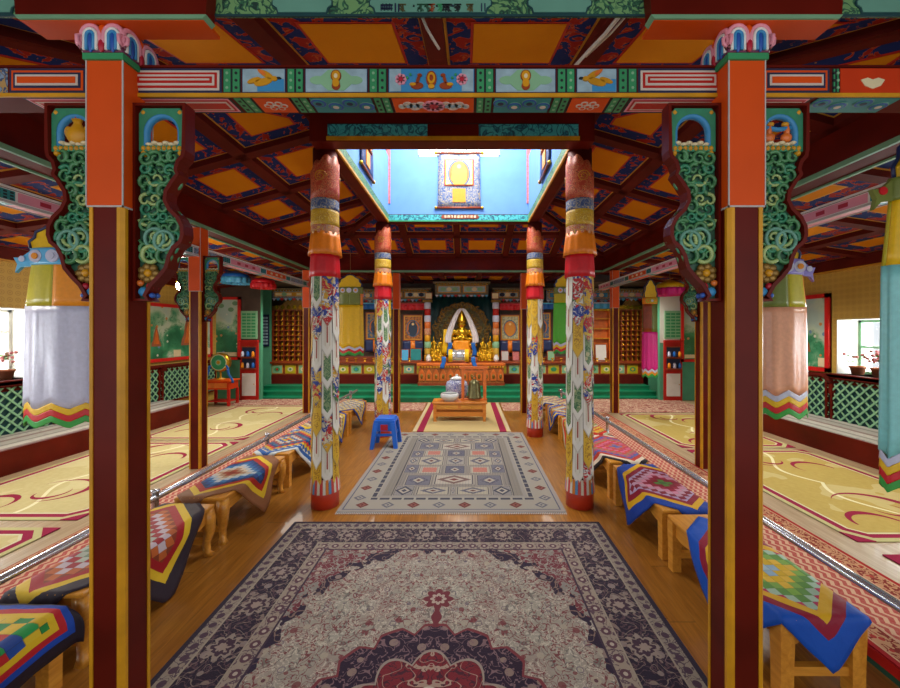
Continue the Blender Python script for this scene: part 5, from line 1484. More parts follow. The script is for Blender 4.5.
def lattice(label, x, s, y0, y1, z0, z1):
    t = thing('lattice_screen', label, 'lattice panel', (x + s * .02, (y0 + y1) / 2, z0)); L = (y1 - y0) / 2; h = z1 - z0
    m = MB(); m.box((-s * .015, -L, 0), (s * .005, L, h), 'teal_dark'); m.build('back_panel', t)
    m = MB(); p_ = .13; wdt = .030; off = s * .015
    def slat(c, sg, y):
        # line  z = sg*(yy - c)
        ya, yb_ = -L, L
        pts = []
        if sg > 0: a, b_ = max(-L, c), min(L, c + h)
        else: a, b_ = max(-L, c - h), min(L, c)
        if b_ - a < .03: return
        za, zb_ = sg * (a - c), sg * (b_ - c)
        q = wdt / 2
        v = [(y, a - q, za), (y, a + q, za), (y, b_ + q, zb_), (y, b_ - q, zb_)]
        v2 = [(y + s * .010, yy, zz) for _, yy, zz in v]
        m.add(v + v2, [(0, 1, 2, 3), (7, 6, 5, 4), (0, 4, 5, 1), (1, 5, 6, 2), (2, 6, 7, 3), (3, 7, 4, 0)], 'sage')
    k = -L - h
    while k < L + h:
        slat(k, 1, off); slat(k, -1, off + s * .010); k += p_
    o = m.build('lattice_slats', t); o['kind'] = 'stuff'
    m = MB()
    for zz in (0, h - .03): m.box((off, -L, zz), (off + s * .03, L, zz + .03), 'wine')
    for yy in (-L, L - .03): m.box((off, yy, 0), (off + s * .03, yy + .03, h), 'wine')
    m.build('frame', t)
for y0, y1, n in ((.3, 1.9, 'under the near left window'), (1.95, 3.55, 'left of the white banner, near part of the left wall'), (3.6, 5.2, 'under the far left window'), (5.25, 6.95, 'under the first left mural'), (7.0, 8.5, 'at the far end of the left wall')):
    lattice('green diamond lattice panel ' + n, XL, 1, y0, y1, .30, .96)
for y0, y1, n in ((.3, 1.9, 'under the near right window'), (1.95, 3.7, 'behind the teal banner'), (3.75, 5.5, 'under the far right window'), (5.55, 7.0, 'under the right wall mural'), (7.05, 8.5, 'at the far end of the right wall')):
    lattice('green diamond lattice panel ' + n, XR, -1, y0, y1, .30, .96)
for x, s, nm in ((XL, 1, 'trim_3'), (XR, -1, 'trim_4')):
    m = MB(); m.box((x, .2, .96), (x + s * .10, 8.55, 1.0), 'wine_flat'); m.box((x, .2, .88), (x + s * .03, 8.55, .96), 'wine'); struct(m.build(nm))
    for y, od in ((1.92, 'nearest the entrance'), (3.6, 'before the far window'), (5.5, 'between window and mural'), (7.0, 'towards the rear corner')):
        m = MB(); m.prism([(0, .97), (.13, .97), (.10, .90), (.05, .86), (.05, .72), (.02, .68), (0, .68)] if s > 0 else [(0, .97), (0, .68), (-.02, .68), (-.05, .72), (-.05, .86), (-.10, .90), (-.13, .97)], y - .04, y + .04, 'wine_flat')
        o = m.build('wall_bracket', None, (x + s * .001, 0, 0)); tag(o, 'carved red bracket under the sill of the %s wall, %s' % ('left' if s > 0 else 'right', od), 'bracket', 'carved brackets under the sills')
def mural(name, label, loc, rz, w, h, mat, extra=None):
    t = thing(name, label, 'mural', loc, rz); f = .06
    m = MB(); m.box((-w / 2, -.02, 0), (w / 2, 0, h), 'wood_red'); m.build('backing', t)
    m = MB(); m.box((-w / 2 + f, -.004, -h / 2 + f), (w / 2 - f, .004, h / 2 - f), mat); c = m.build('painted_panel', t, (0, -.024, h / 2))
    m = MB(); m.box((-w / 2, -.05, 0), (-w / 2 + f, 0, h), 'red_bright'); m.box((w / 2 - f, -.05, 0), (w / 2, 0, h), 'red_bright'); m.box((-w / 2, -.05, 0), (w / 2, 0, f), 'red_bright'); m.box((-w / 2, -.05, h - f), (w / 2, 0, h), 'red_bright'); m.build('frame', t)
    if extra: extra(t, w, h)
    return t
def stupa(t, w, h):
    for cx_, k in ((w * .22, 1.0), (-w * .1, .55), (-w * .38, .8)):
        q = [(-.20, 0), (.20, 0), (.18, .12), (.13, .20), (.10, .38), (.05, .55), (.02, .66), (-.02, .66), (-.05, .55), (-.10, .38), (-.13, .20), (-.18, .12)]
        m = MB(); m.prism([(cx_ + a * k, .28 + b_ * k) for a, b_ in q], -.032, -.028, 'clay'); m.prism([(cx_ + a * k * .6, .32 + b_ * k * .7) for a, b_ in q], -.035, -.031, 'wood_orange'); m.build('painted_shrine', t)
    for a in (-.42, .1, .45): m = MB(); m.box((w * a - .09, -.033, .07), (w * a + .09, -.028, .20), 'cream'); m.build('caption_panel', t)
def hillz(t, w, h):
    for a, z in ((-.2, .86), (.15, .8), (0.3, .9)): m = MB(); m.disc((w * a, h * z), .05, 'mint', -.031, sx=1.3); m.build('painted_halo', t)
    m = MB(); m.box((-w * .36, -.032, .08), (w * .36, -.028, h * .12), 'cream'); m.build('caption_panel', t)
mural('wall_mural', 'red framed landscape mural with orange shrine on the left wall', (XL + .002, 7.15, 1.06), PI / 2, 2.5, 1.06, 'mural', stupa)
mural('wall_mural', 'red framed landscape mural on the right wall beside the far window', (XR - .002, 6.45, 1.02), -PI / 2, 1.82, 1.14, 'mural', stupa)

# potted plants on the sills
def plant(label, x, y, z, seed, flower):
    t = thing('potted_plant', label, 'plant', (x, y, z)); rn = random.Random(seed)
    m = MB(); m.lathe([(.06, 0), (.085, .10), (.092, .10), (.092, .12), (.075, .12), (.07, .105)], (0, 0, 0), 'clay', 14); m.build('pot', t)
    l = MB(); f = MB()
    for i in range(60):
        a = rn.uniform(0, 6.28); r = rn.uniform(.03, .17); z0 = .13 + rn.uniform(.0, .20); c = Vector((r * math.cos(a), r * math.sin(a), z0)); d = Vector((math.cos(a), math.sin(a), rn.uniform(-.3, .6))) * .055; s = Vector((-math.sin(a), math.cos(a), 0)) * .02
        l.add([c, c + d * .5 + s, c + d, c + d * .5 - s], [(0, 1, 2, 3)], 'leaf')
    for i in range(flower):
        a = rn.uniform(0, 6.28); r = rn.uniform(.0, .17); f.ell((r * math.cos(a), r * math.sin(a), .2 + rn.uniform(0, .14)), .02, 'petal', 7, 5)
    l.build('foliage', t)['kind'] = 'stuff'
    if flower: f.build('blossoms', t)['kind'] = 'stuff'
for i, (y, fl_, n) in enumerate(((4.05, 22, 'near edge of the window'), (4.42, 26, 'middle of the window'), (4.78, 14, 'far side of the window'))):
    plant('potted plant with faded blossoms on the left sill, ' + n, XL - .14, y, 1.012, i, fl_)
for i, (y, fl_, n) in enumerate(((4.40, 30, 'nearest of the row'), (4.72, 34, 'second of the row'), (5.02, 30, 'third of the row'), (5.30, 3, 'green one at the far end'))):
    plant('potted plant on the right window sill, ' + n, XR + .13, y, 1.012, 20 + i, fl_)

# ------------------------------------------------------------------ SMALL FURNITURE
# blue plastic stool
t = thing('plastic_stool', 'bright blue plastic stool on the floor by the left wrapped column', 'stool', (-1.135, 5.42, 0))
m = MB(); m.bbox((-.13, -.13, .385), (.13, .13, .41), 'plastic_blue', .012); m.bbox((-.145, -.145, .345), (.145, .145, .385), 'plastic_blue', .006); m.build('seat', t)
for sx in (-1, 1):
    for sy in (-1, 1):
        m = MB(); a, b_ = .118, .165
        def q(c, w): return [(sx * c - w, sy * c - w), (sx * c + w, sy * c - w), (sx * c + w, sy * c + w), (sx * c - w, sy * c + w)]
        v = [(x, y, 0) for x, y in q(b_, .026)] + [(x, y, .35) for x, y in q(a, .032)]
        m.add(v, [(3, 2, 1, 0), (4, 5, 6, 7), (0, 1, 5, 4), (1, 2, 6, 5), (2, 3, 7, 6), (3, 0, 4, 7)], 'plastic_blue'); m.build('leg', t)
for rot in range(4):
    m = MB(); T = Matrix.Rotation(rot * PI / 2, 4, 'Z'); m.box((-.13, -.145, .17), (.13, -.130, .205), 'plastic_blue', T=T); m.build('stretcher', t)
m = MB(); m.box((-.05, -.150, .25), (.05, -.140, .33), 'crimson'); m.box((-.10, -.143, .24), (.10, -.135, .35), 'plastic_blue'); m.build('front_apron', t)

# low altar table in the middle of the hall, with bell stand, bell, bowl and jar
t = thing('altar_table', 'low pale wooden table with drawers on the straw rug', 'table', (-.12, 7.0, .0135)); zt = .345
m = MB(); m.bbox((-.50, -.19, zt - .035), (.48, .21, zt), 'table_wood', .006); m.build('tabletop', t)
m = MB(); m.box((-.46, -.165, zt - .14), (.44, .19, zt - .035), 'table_wood'); m.build('apron', t)
for x0 in (-.42, .01):
    m = MB(); m.box((x0, -.172, zt - .125), (x0 + .38, -.165, zt - .05), 'pine_x'); d = m.build('drawer', t); k = MB(); k.ell((x0 + .19, -.18, zt - .088), .012, 'brass', 8, 6); k.build('knob', d)
for sx in (-.45, .43):
    for sy in (-.15, .175):
        m = MB(); m.prism([(sx - .03, zt - .035), (sx - .028, .10), (sx - .02, .03), (sx - .03, 0), (sx + .03, 0), (sx + .02, .03), (sx + .028, .10), (sx + .03, zt - .035)][::-1], sy - .028, sy + .028, 'table_wood'); m.build('leg', t)
m = MB(); m.box((-.45, -.16, .085), (.43, -.135, .165), 'table_wood'); m.box((-.45, .16, .085), (.43, .185, .165), 'table_wood'); m.build('stretcher', t)
zt2 = .0135 + zt + .001
t = thing('bell_stand', 'orange wooden gallows frame standing on the low table', 'bell frame', (.125, 7.06, zt2))
for x in (-.20, .20):
    m = MB(); m.box((x - .028, -.03, 0), (x + .028, .03, .60), 'wood_orange'); m.build('post', t)
m = MB(); m.bbox((-.26, -.035, .56), (.26, .035, .61), 'wood_orange', .006); m.build('top_beam', t)
m = MB(); m.box((-.2, -.012, .50), (.2, .012, .535), 'wood_orange'); m.build('cross_bar', t)
m = MB(); m.box((-.24, -.06, 0), (.24, .06, .02), 'wood_orange'); m.build('foot_board', t)
t = thing('bronze_bell', 'dull green bronze bell hanging in the wooden frame', 'bell', (.135, 7.06, zt2 + .03))
m = MB(); m.lathe([(.13, 0), (.135, .015), (.118, .05), (.112, .16), (.105, .24), (.085, .30), (.04, .335), (.02, .345)], (0, 0, 0), 'bronze', 24); m.build('body', t)
m = MB(); m.tube(arc(0, .37, .03, 0, 2 * PI, 14), .009, 'bronze', 6); m.build('loop', t)
m = MB(); m.tube([(0, 0, .39), (0, 0, .475)], .006, 'rope', 6); m.build('cord', t)
t = thing('porcelain_bowl', 'wide white glazed bowl with dark inside on the low table', 'bowl', (-.315, 6.97, zt2))
m = MB(); m.lathe([(.10, 0), (.10, .012), (.14, .03), (.168, .075), (.165, .115), (.15, .135), (.142, .135), (.15, .11), (.15, .08), (.12, .04), (.02, .03)], (0, 0, 0), 'ceramic', 28); m.build('body', t)
m = MB(); m.lathe([(.02, .09), (.148, .092)], (0, 0, 0), 'black', 24); m.build('ash_fill', t)
t = thing('painted_chest', 'low dark painted stand behind the low table, carrying the blue and white jar', 'stand', (-.12, 7.52, .0135))
m = MB(); m.bbox((-.34, -.17, .28), (.34, .17, .31), 'wood_red', .006); m.build('tabletop', t)
for sx in (-.3, .3):
    for sy in (-.14, .14): m = MB(); m.cbox((sx, sy, .14), (.04, .04, .28), 'wood_red'); m.build('leg', t)
m = MB(); m.box((-.3, -.15, .2), (.3, -.13, .28), 'wood_orange'); m.build('apron', t)
t = thing('porcelain_jar', 'big blue and white porcelain jar with a white lid behind the bell', 'jar', (-.20, 7.50, .325))
m = MB(); m.lathe([(.15, 0), (.19, .02), (.215, .12), (.215, .24), (.19, .31), (.12, .345), (.11, .36)], (0, 0, 0), 'porcelain', 28); m.build('body', t)
m = MB(); m.lathe([(.13, .36), (.125, .375), (.06, .41), (.025, .42), (.03, .44), (.01, .455)], (0, 0, 0), 'ceramic', 20); m.build('lid', t)

# hand drum on its red table at the left rear
t = thing('drum_table', 'small orange and red table carrying the green drum', 'table', (-5.12, 8.05, PZ))
m = MB(); m.bbox((-.27, -.19, .50), (.27, .19, .53), 'orange', .006); m.build('tabletop', t)
m = MB(); m.box((-.24, -.165, .34), (.24, .165, .50), 'orange_deep'); m.build('drawer_box', t)
m = MB(); m.box((-.2, -.172, .37), (.2, -.165, .47), 'wood_orange'); m.build('drawer', t)
for sx in (-.23, .23):
    for sy in (-.15, .15): m = MB(); m.cbox((sx, sy, .17), (.045, .045, .34), 'red'); m.build('leg', t)
m = MB(); m.box((-.22, -.15, .08), (.22, .15, .10), 'red'); m.build('shelf', t)
t = thing('ritual_drum', 'green faced drum with gold rim on a stand, tied with blue scarves', 'drum', (-5.13, 8.02, PZ + .531))
T = Matrix.Translation((0, 0, .36)) @ Matrix.Rotation(PI / 2, 4, 'X')
m = MB(); m.lathe([(.165, -.07), (.19, -.06), (.195, 0), (.19, .06), (.165, .07)], (0, 0, 0), 'brass', 28, T=T); m.build('rim', t)
m = MB()
for r, mt, y in ((.165, 'cream', -.072), (.15, 'green', -.076), (.06, 'sage', -.080), (.035, 'gold', -.084)): m.disc((0, .36), r, mt, y, 28, th=.004)
m.build('drum_head', t)
m = MB(); m.lathe([(.09, 0), (.09, .02), (.02, .04), (.016, .17)], (0, 0, 0), 'gold', 14); m.build('stand', t)
for s in (-1, 1):
    m = MB(); m.grid(lambda u, v, s=s: (s * (.16 + .14 * (1 - v) + .015 * math.sin(v * 9)) + .05 * (u - .5), -.085 - .01 * math.sin(u * 12), .30 - .36 * (1 - v)), 5, 8, 'silk_blue'); m.build('blue_scarf', t, solid=.004)

# rear partitions with murals, and cabinets
def partition(nm, x0, x1, y, z1=2.74):
    m = MB(); m.box((x0, y, PZ), (x1, y + .1, z1), 'wall_green'); m.box((x0, y - .002, 1.36), (x1, y, z1), 'wall_dark' if x0 < 0 else 'plaster'); return struct(m.build(nm))
partition('wall_partition_left', XL, -4.62, 8.62)
partition('wall_partition_right', 4.28, XR, 8.55)
mural('wall_mural', 'red framed pale green mural above the hand drum', (-5.36, 8.618, .98), 0, .62, 1.40, 'mural_b', hillz)
mural('wall_mural', 'red framed pale green mural at the right rear corner', (5.02, 8.548, .94), 0, .58, 1.34, 'mural_b', hillz)
def cabinet(label, x, y, w):
    t = thing('wall_cabinet', label, 'cabinet', (x, y, PZ)); h = 1.30; a = w / 2
    m = MB(); m.box((-a, -.02, 0), (a, .10, h), 'red'); m.build('body', t)
    m = MB(); m.box((-a + .05, -.032, .10), (a - .05, -.02, .60), 'white_paint'); d = m.build('door', t); k = MB(); k.ell((a - .08, -.04, .36), .012, 'brass', 8, 6); k.build('knob', d)
    m = MB()
    for z in (.68, .93, 1.18): m.box((-a + .04, -.03, z), (a - .04, -.02, z + .02), 'wood_red')
    for z in (.70, .95): m.box((-a + .05, -.022, z), (a - .05, -.019, z + .23), 'navy')
    m.build('shelf', t)
    for r_, z in enumerate((.701, .951)):
        for i in range(3):
            xx = -a + .085 + i * (w - .17) / 2
            q = MB(); q.lathe([(.028, 0), (.034, .03), (.03, .09), (.018, .11), (.018, .12)], (0, 0, 0), ('silk_amber', 'silk_white', 'silk_blue')[(i + r_) % 3], 10)
            o = q.build('offering_jar', None, (x + xx, y - .07, PZ + z + .02)); tag(o, 'little coloured jar on the shelf of the %s red wall cabinet' % ('left' if x < 0 else 'right'), 'jar', 'jars in the %s wall cabinet' % ('left' if x < 0 else 'right'))
        q = MB(); q.box((-a + .045, -.11, z - .001), (a - .045, -.022, z + .018), 'wood_red'); q.build('shelf', t)
    m = MB(); m.box((-a, -.05, h), (a, .10, h + .04), 'red'); m.build('top_board', t)
cabinet('red cabinet with white door beside the hand drum corner', -4.86, 8.60, .40)
cabinet('red cabinet with white door at the right rear', 4.56, 8.53, .40)
def poster(label, x, y, z, w, h, mat, fr, rows):
    t = thing('wall_poster', label, 'poster', (x, y, z)); m = MB(); m.box((-w / 2, -.02, 0), (w / 2, 0, h), mat); m.build('sheet', t)
    m = MB(); 
    for i in range(rows):
        for j in range(3): m.box((-w * .42 + j * w * .29, -.023, h * (.06 + i * .9 / rows)), (-w * .42 + j * w * .29 + w * .24, -.02, h * (.06 + i * .9 / rows) + h * .55 / rows), fr)
    m.build('printed_block', t)['kind'] = 'stuff'
poster('green printed sheet above the left red cabinet', -4.86, 8.60, 1.45, .36, .62, 'sage', 'green', 8)
poster('green printed sheet above the right red cabinet', 4.56, 8.53, 1.45, .38, .62, 'sage', 'green', 8)
# lit lamp hanging in the left aisle
t = thing('hanging_lamp', 'small glowing bulb hanging in the left aisle before the mural', 'lamp', (-4.10, 5.5, 2.20))
m = MB(); m.ell((0, 0, .06), (.05, .05, .06), 'bulb', 14, 10); m.build('bulb', t)
m = MB(); m.lathe([(.05, .115), (.045, .15), (.012, .17)], (0, 0, 0), 'brass', 12); m.build('socket', t)
m = MB(); m.tube([(0, 0, .16), (0, 0, .54)], .005, 'black', 6); m.build('cord', t)
# loose white cables on the ceiling
m = MB(); m.tube([(-.215, 1.60, 3.02), (-.195, 1.60, 2.93), (-.17, 1.62, 2.88), (-.145, 1.66, 2.86), (-.125, 1.72, 2.865)], .006, 'cable', 6)
tag(m.build('loose_cable'), 'loose white cable hanging from under the green lintel', 'cable')
m = MB(); m.tube([(.72, 1.75, 3.07), (.70, 1.95, 3.11), (.67, 2.15, 3.16), (.64, 2.4, 3.22)], .010, 'cable', 6); m.tube([(.75, 1.75, 3.07), (.73, 1.95, 3.115), (.68, 2.2, 3.175)], .006, 'cable', 6)
tag(m.build('ceiling_cable'), 'white cables running along a ceiling rib at the upper right', 'cable')
# ------------------------------------------------------------------ ALTAR END
AX = -.13
s = MB()
for i, (y, z) in enumerate(((8.76, .11), (8.97, .215), (9.18, .32))):
    s.box((-4.95 + i * .05, y, z - .11), (4.45 - i * .05, 9.5, z - .018), 'green_step'); s.box((-4.96 + i * .05, y - .015, z - .018), (4.46 - i * .05, 9.5, z), 'green_step')
o = s.build('altar_steps'); tag(o, 'green painted steps running across the hall before the altar', 'steps')
t = thing('altar_plinth', 'long altar plinth with wine base and a row of emblem panels', 'altar', (AX, 9.62, .32))
XA, XB = -4.85, 4.35
m = MB(); m.box((XA - AX, -.12, 0), (XB - AX, .5, .22), 'wine_flat'); m.build('base', t)
m = MB(); m.box((XA - AX, -.10, .22), (XB - AX, .5, .50), 'wood_red'); m.build('panel_band', t)
m = MB(); m.bbox((XA - AX, -.17, .50), (XB - AX, .5, .55), 'wood_red', .01); m.build('ledge', t)
k = 0; x = XA + .03
while x < XB - .3:
    m = MB(); xx = x - AX; mt = 'silk_lemon' if k % 2 else 'sage'
    m.box((xx, -.112, .25), (xx + .27, -.10, .47), 'gold_line'); m.box((xx + .015, -.116, .265), (xx + .255, -.112, .455), mt)
    m.disc((xx + .135, .36), .055, 'cream' if k % 3 else 'green', -.121, sx=1.3); m.disc((xx + .135, .36), .03, ('red', 'green', 'sky_blue', 'gold')[k % 4], -.124)
    m.build('emblem_panel', t); x += .325; k += 1
# back wall boards
def backboard(label, x0, x1, z0, z1, y, mat, th=.05, name='altar_backboard'):
    m = MB(); m.box((x0, 0, 0), (x1, th, z1 - z0), mat); o = m.build(name, None, (0, y, z0)); tag(o, label, 'panel')
# wooden cabinets carrying the thangkas
XC = {'l': (-3.62, -1.12), 'r': (.86, 3.02)}
t = thing('altar_cabinet', 'dark wood thangka cabinet on the left of the central shrine', 'cabinet', (-2.37, 9.85, .872))
m = MB(); m.box((-1.25, .0, 0), (1.25, .25, 1.50), 'wall_dark'); m.build('body', t)
m = MB(); m.box((-1.25, -.06, 1.44), (1.25, .0, 1.50), 'wood_red'); m.box((-1.25, -.04, .0), (1.25, 0, .10), 'wood_red'); m.build('moulding', t)
t = thing('altar_cabinet', 'dark wood thangka cabinet on the right of the central shrine', 'cabinet', (1.94, 9.85, .872))
m = MB(); m.box((-1.08, .0, 0), (1.08, .25, 1.50), 'wall_dark'); m.build('body', t)
m = MB(); m.box((-1.08, -.06, 1.44), (1.08, .0, 1.50), 'wood_red'); m.box((-1.08, -.04, .0), (1.08, 0, .10), 'wood_red'); m.build('moulding', t)

# frieze boxes along the top
def frieze(label, x0, x1, z0, z1, y, d, mat, pan, inner):
    w = (x1 - x0) / 2; t = thing('carved_frieze', label, 'frieze', ((x0 + x1) / 2, y, z0)); h = z1 - z0
    m = MB(); m.box((-w, 0, 0), (w, d, h), mat); m.build('body', t)
    m = MB(); m.bbox((-w - .05, -.06, h), (w + .05, d, h + .05), 'carved_dark', .01); n_ = int(2 * w / .07)
    for i in range(n_): m.ell((-w + (i + .5) * 2 * w / n_, -.03, h - .012), (.026, .026, .022), 'gilt', 7, 5)
    m.build('cornice', t)
    n = max(1, int(2 * w / .55))
    for i in range(n):
        a = -w + .06 + i * (2 * w - .06) / n; b_ = a + (2 * w - .06) / n - .06
        q = MB(); q.box((a, -.014, .05), (b_, 0, h - .05), 'gold'); q.box((a + .02, -.018, .07), (b_ - .02, -.014, h - .07), pan)
        for k in range(3): q.disc((a + (b_ - a) * (.25 + .25 * k), h / 2), .05, inner[k % len(inner)], -.022, sx=1.3)
        q.build('painted_panel', t)
    m = MB(); n_ = int(2 * w / .09)
    for i in range(n_):
        a = -w + i * 2 * w / n_; m.prism([(a, 0), (a + .045, -.06), (a + .09, 0)], -.02, -.008, ('silk_white', 'silk_sky', 'silk_red')[i % 3])
    m.build('pennant_fringe', t)
    return t
frieze('grey carved frieze box with painted panel above the central statue', -.79, .53, 2.52, 2.80, 9.55, .5, 'carved_dark', 'grey_blue', ('sage', 'cream'))
frieze('dark carved frieze left of the central one', -2.25, -.95, 2.42, 2.66, 9.7, .4, 'carved_dark', 'grey_blue', ('navy', 'cream'))
frieze('dark carved frieze right of the central one', .69, 1.95, 2.42, 2.66, 9.7, .4, 'carved_dark', 'grey_blue', ('navy', 'cream'))
frieze('pale painted frieze above the left cabinet end', -3.6, -2.3, 2.40, 2.64, 9.7, .4, 'frieze_paint', 'sky_blue', ('cream', 'pink'))
frieze('pale painted frieze above the glass fronted cabinet on the right', 2.0, 3.62, 2.40, 2.66, 9.7, .4, 'frieze_paint', 'sky_blue', ('cream', 'pink'))
frieze('pale painted frieze with white fringe above the left statue rack', -4.80, -3.72, 2.43, 2.63, 9.5, .4, 'frieze_paint', 'cream', ('sage', 'gold'))
frieze('pale painted frieze with white fringe above the right statue rack', 3.70, 4.42, 2.42, 2.62, 9.5, .4, 'frieze_paint', 'grey_blue', ('pink', 'cream'))
for x, n in ((-.95, 'left'), (.70, 'right')):
    m = MB(); m.box((-.09, 0, 0), (.09, .02, .16), 'wood_red'); m.box((-.075, -.004, .015), (.075, 0, .145), 'cream'); o = m.build('small_plaque', None, (x, 9.53, 2.415)); tag(o, 'small cream plaque beside the central frieze, on the ' + n, 'plaque')
def valance(label, x0, x1, z, y, mat, fr):
    t = thing('pleated_valance', label, 'valance', ((x0 + x1) / 2, y, z)); w = (x1 - x0) / 2
    m = MB(); m.grid(lambda u, v: (-w + 2 * w * u, -.02 + .018 * math.sin(u * w * 70), -.15 * (1 - v)), int(w * 120), 3, mat); m.build('pleats', t, solid=.004)
    m = MB(); m.box((-w, -.045, -.02), (w, .0, .015), fr); m.build('heading', t)
valance('red pleated valance above the thangka left of the statue', -1.75, -1.06, 2.30, 9.68, 'silk_red', 'silk_red')
valance('red pleated valance above the thangka right of the statue', .82, 1.45, 2.30, 9.68, 'silk_red', 'silk_red')
valance('blue pleated valance in front of the left cabinet', -2.75, -1.8, 2.32, 9.68, 'silk_blue', 'silk_sky')
valance('blue pleated valance in front of the right cabinet', 1.5, 2.4, 2.32, 9.68, 'silk_blue', 'silk_sky')
valance('white pleated valance above the glass fronted cabinet', 2.45, 3.6, 2.33, 9.62, 'silk_sky', 'silk_white')

# thangkas on the cabinets
def thangka(label, x, z, w, h, img):
    t = thing('hanging_thangka', label, 'thangka', (x, 9.775, z))
    m = MB(); m.box((-w / 2, -.02, 0), (w / 2, 0, h), 'wood_red'); m.box((-w / 2 + .025, -.026, .025), (w / 2 - .025, -.02, h - .025), 'gold_line'); m.build('frame', t)
    m = MB(); m.box((-w / 2 + .05, -.004, -h / 2 + .05), (w / 2 - .05, 0, h / 2 - .05), img); m.build('painting', t, (0, -.027, h / 2))
    m = MB(); m.grid(lambda u, v: ((u - .5) * w * 1.05, -.012 - .008 * math.sin(u * 14), -.30 * (1 - v)), 14, 4, 'silk_navy'); m.build('brocade_skirt', t, solid=.004)
    m = MB(); m.grid(lambda u, v: ((u - .5) * w * .22, -.026, -.30 * (1 - v)), 3, 2, 'silk_orange'); m.build('centre_strip', t, solid=.004)
thangka('thangka with orange halo around a dark figure, left of the statue', -1.37, 1.38, .50, .66, 'thangka_a')
thangka('thangka with golden figure on pale ground, right of the statue', 1.09, 1.38, .50, .66, 'thangka_b')
thangka('dark blue thangka behind the left wrapped column', -2.32, 1.40, .50, .70, 'thangka_c')
thangka('dark blue thangka between the right wrapped columns', 1.88, 1.40, .50, .70, 'thangka_c')
thangka('dark thangka at the far left of the cabinet', -3.1, 1.40, .48, .70, 'thangka_c')
# framed photographs standing on the altar ledge
def photo(label, x, w, h, mat, gr, y=9.62, z=.874):
    t = thing('framed_photo', label, 'picture frame', (x, y, z), 0, gr); T = Matrix.Rotation(-.12, 4, 'X')
    m = MB(); m.box((-w / 2, -.012, 0), (w / 2, .012, h), 'wood_red', T=T); m.build('frame', t)
    m = MB(); m.box((-w / 2 + .02, -.015, .02), (w / 2 - .02, -.012, h - .02), mat, T=T); m.disc((0, h * .5), h * .2, 'cream', -.017, T and 12, th=.003) if False else None; m.build('picture', t)
for x, w, h, mt, lab in ((-1.55, .20, .30, 'silk_sky', 'narrow blue picture frame left of the statue'), (-1.28, .30, .32, 'teal', 'wide blue landscape picture frame left of the statue'), (-2.2, .24, .3, 'silk_navy', 'dark blue picture frame behind the left wrapped column'), (.95, .20, .26, 'canvas_grey', 'small grey portrait frame right of the statue'), (1.22, .18, .24, 'petal', 'small rosy portrait frame right of the statue'), (1.75, .2, .28, 'silk_sky', 'sky blue picture frame right of the portraits'), (2.1, .2, .26, 'sage', 'pale green picture frame near the right column')):
    photo(lab, x, w, h, mt, 'framed pictures on the altar ledge')

# glass fronted cabinet at right
t = thing('shrine_cabinet', 'golden lit cabinet of shelves right of the altar', 'cabinet', (3.33, 9.75, .872))
m = MB(); m.box((-.30, .12, 0), (.30, .3, 1.26), 'wood_orange')
for x in (-.30, .27): m.box((x, 0, 0), (x + .03, .14, 1.26), 'wood_orange')
m.build('body', t)
for z in (.0, .55, .8, 1.05, ):
    m = MB(); m.box((-.27, 0, z), (.27, .12, z + .025), 'gold'); m.build('shelf', t)
m = MB(); m.box((-.32, -.03, 1.26), (.32, .3, 1.31), 'gilt'); m.build('cornice', t)
m = MB(); m.prism([(-.32, 1.31), (.32, 1.31), (.3, 1.38), (.18, 1.37), (.1, 1.45), (0, 1.49), (-.1, 1.45), (-.18, 1.37), (-.3, 1.38)], -.02, .02, 'old_gilt'); m.build('crest', t)
photo('white framed print leaning in the golden cabinet', 3.38, .30, .42, 'white_paint', None, 9.70, .875)

# figurines
def fig_mesh(mb, k=1.0, mt='gilt', n=10):
    mb.lathe([(.50, 0), (.56, .06), (.50, .12), (.54, .18), (.46, .24)], (0, 0, 0), mt, n)
    mb.ell((0, 0, .34), (.46, .32, .14), mt, n, 6); mb.ell((0, .02, .62), (.24, .17, .30), mt, n, 6)
    mb.ell((0, 0, 1.02), (.14, .14, .17), mt, n, 6); mb.ell((0, 0, 1.19), (.07, .07, .08), mt, 8, 5)
    for s in (-1, 1): mb.tube([(s * .22, 0, .80), (s * .36, -.04, .58), (s * .18, -.22, .44), (s * .03, -.26, .42)], [.08, .075, .06, .05], mt, 6)
    return mb
proto = MB(); fig_mesh(proto, n=8); pm = proto.build('gilt_figurine', None, (0, 0, -50)); pm.scale = (.085, .085, .085)
tag(pm, 'tiny gilt figurine in a cell of the left statue rack', 'figurine', 'figurines in the left rack')
first = [True]
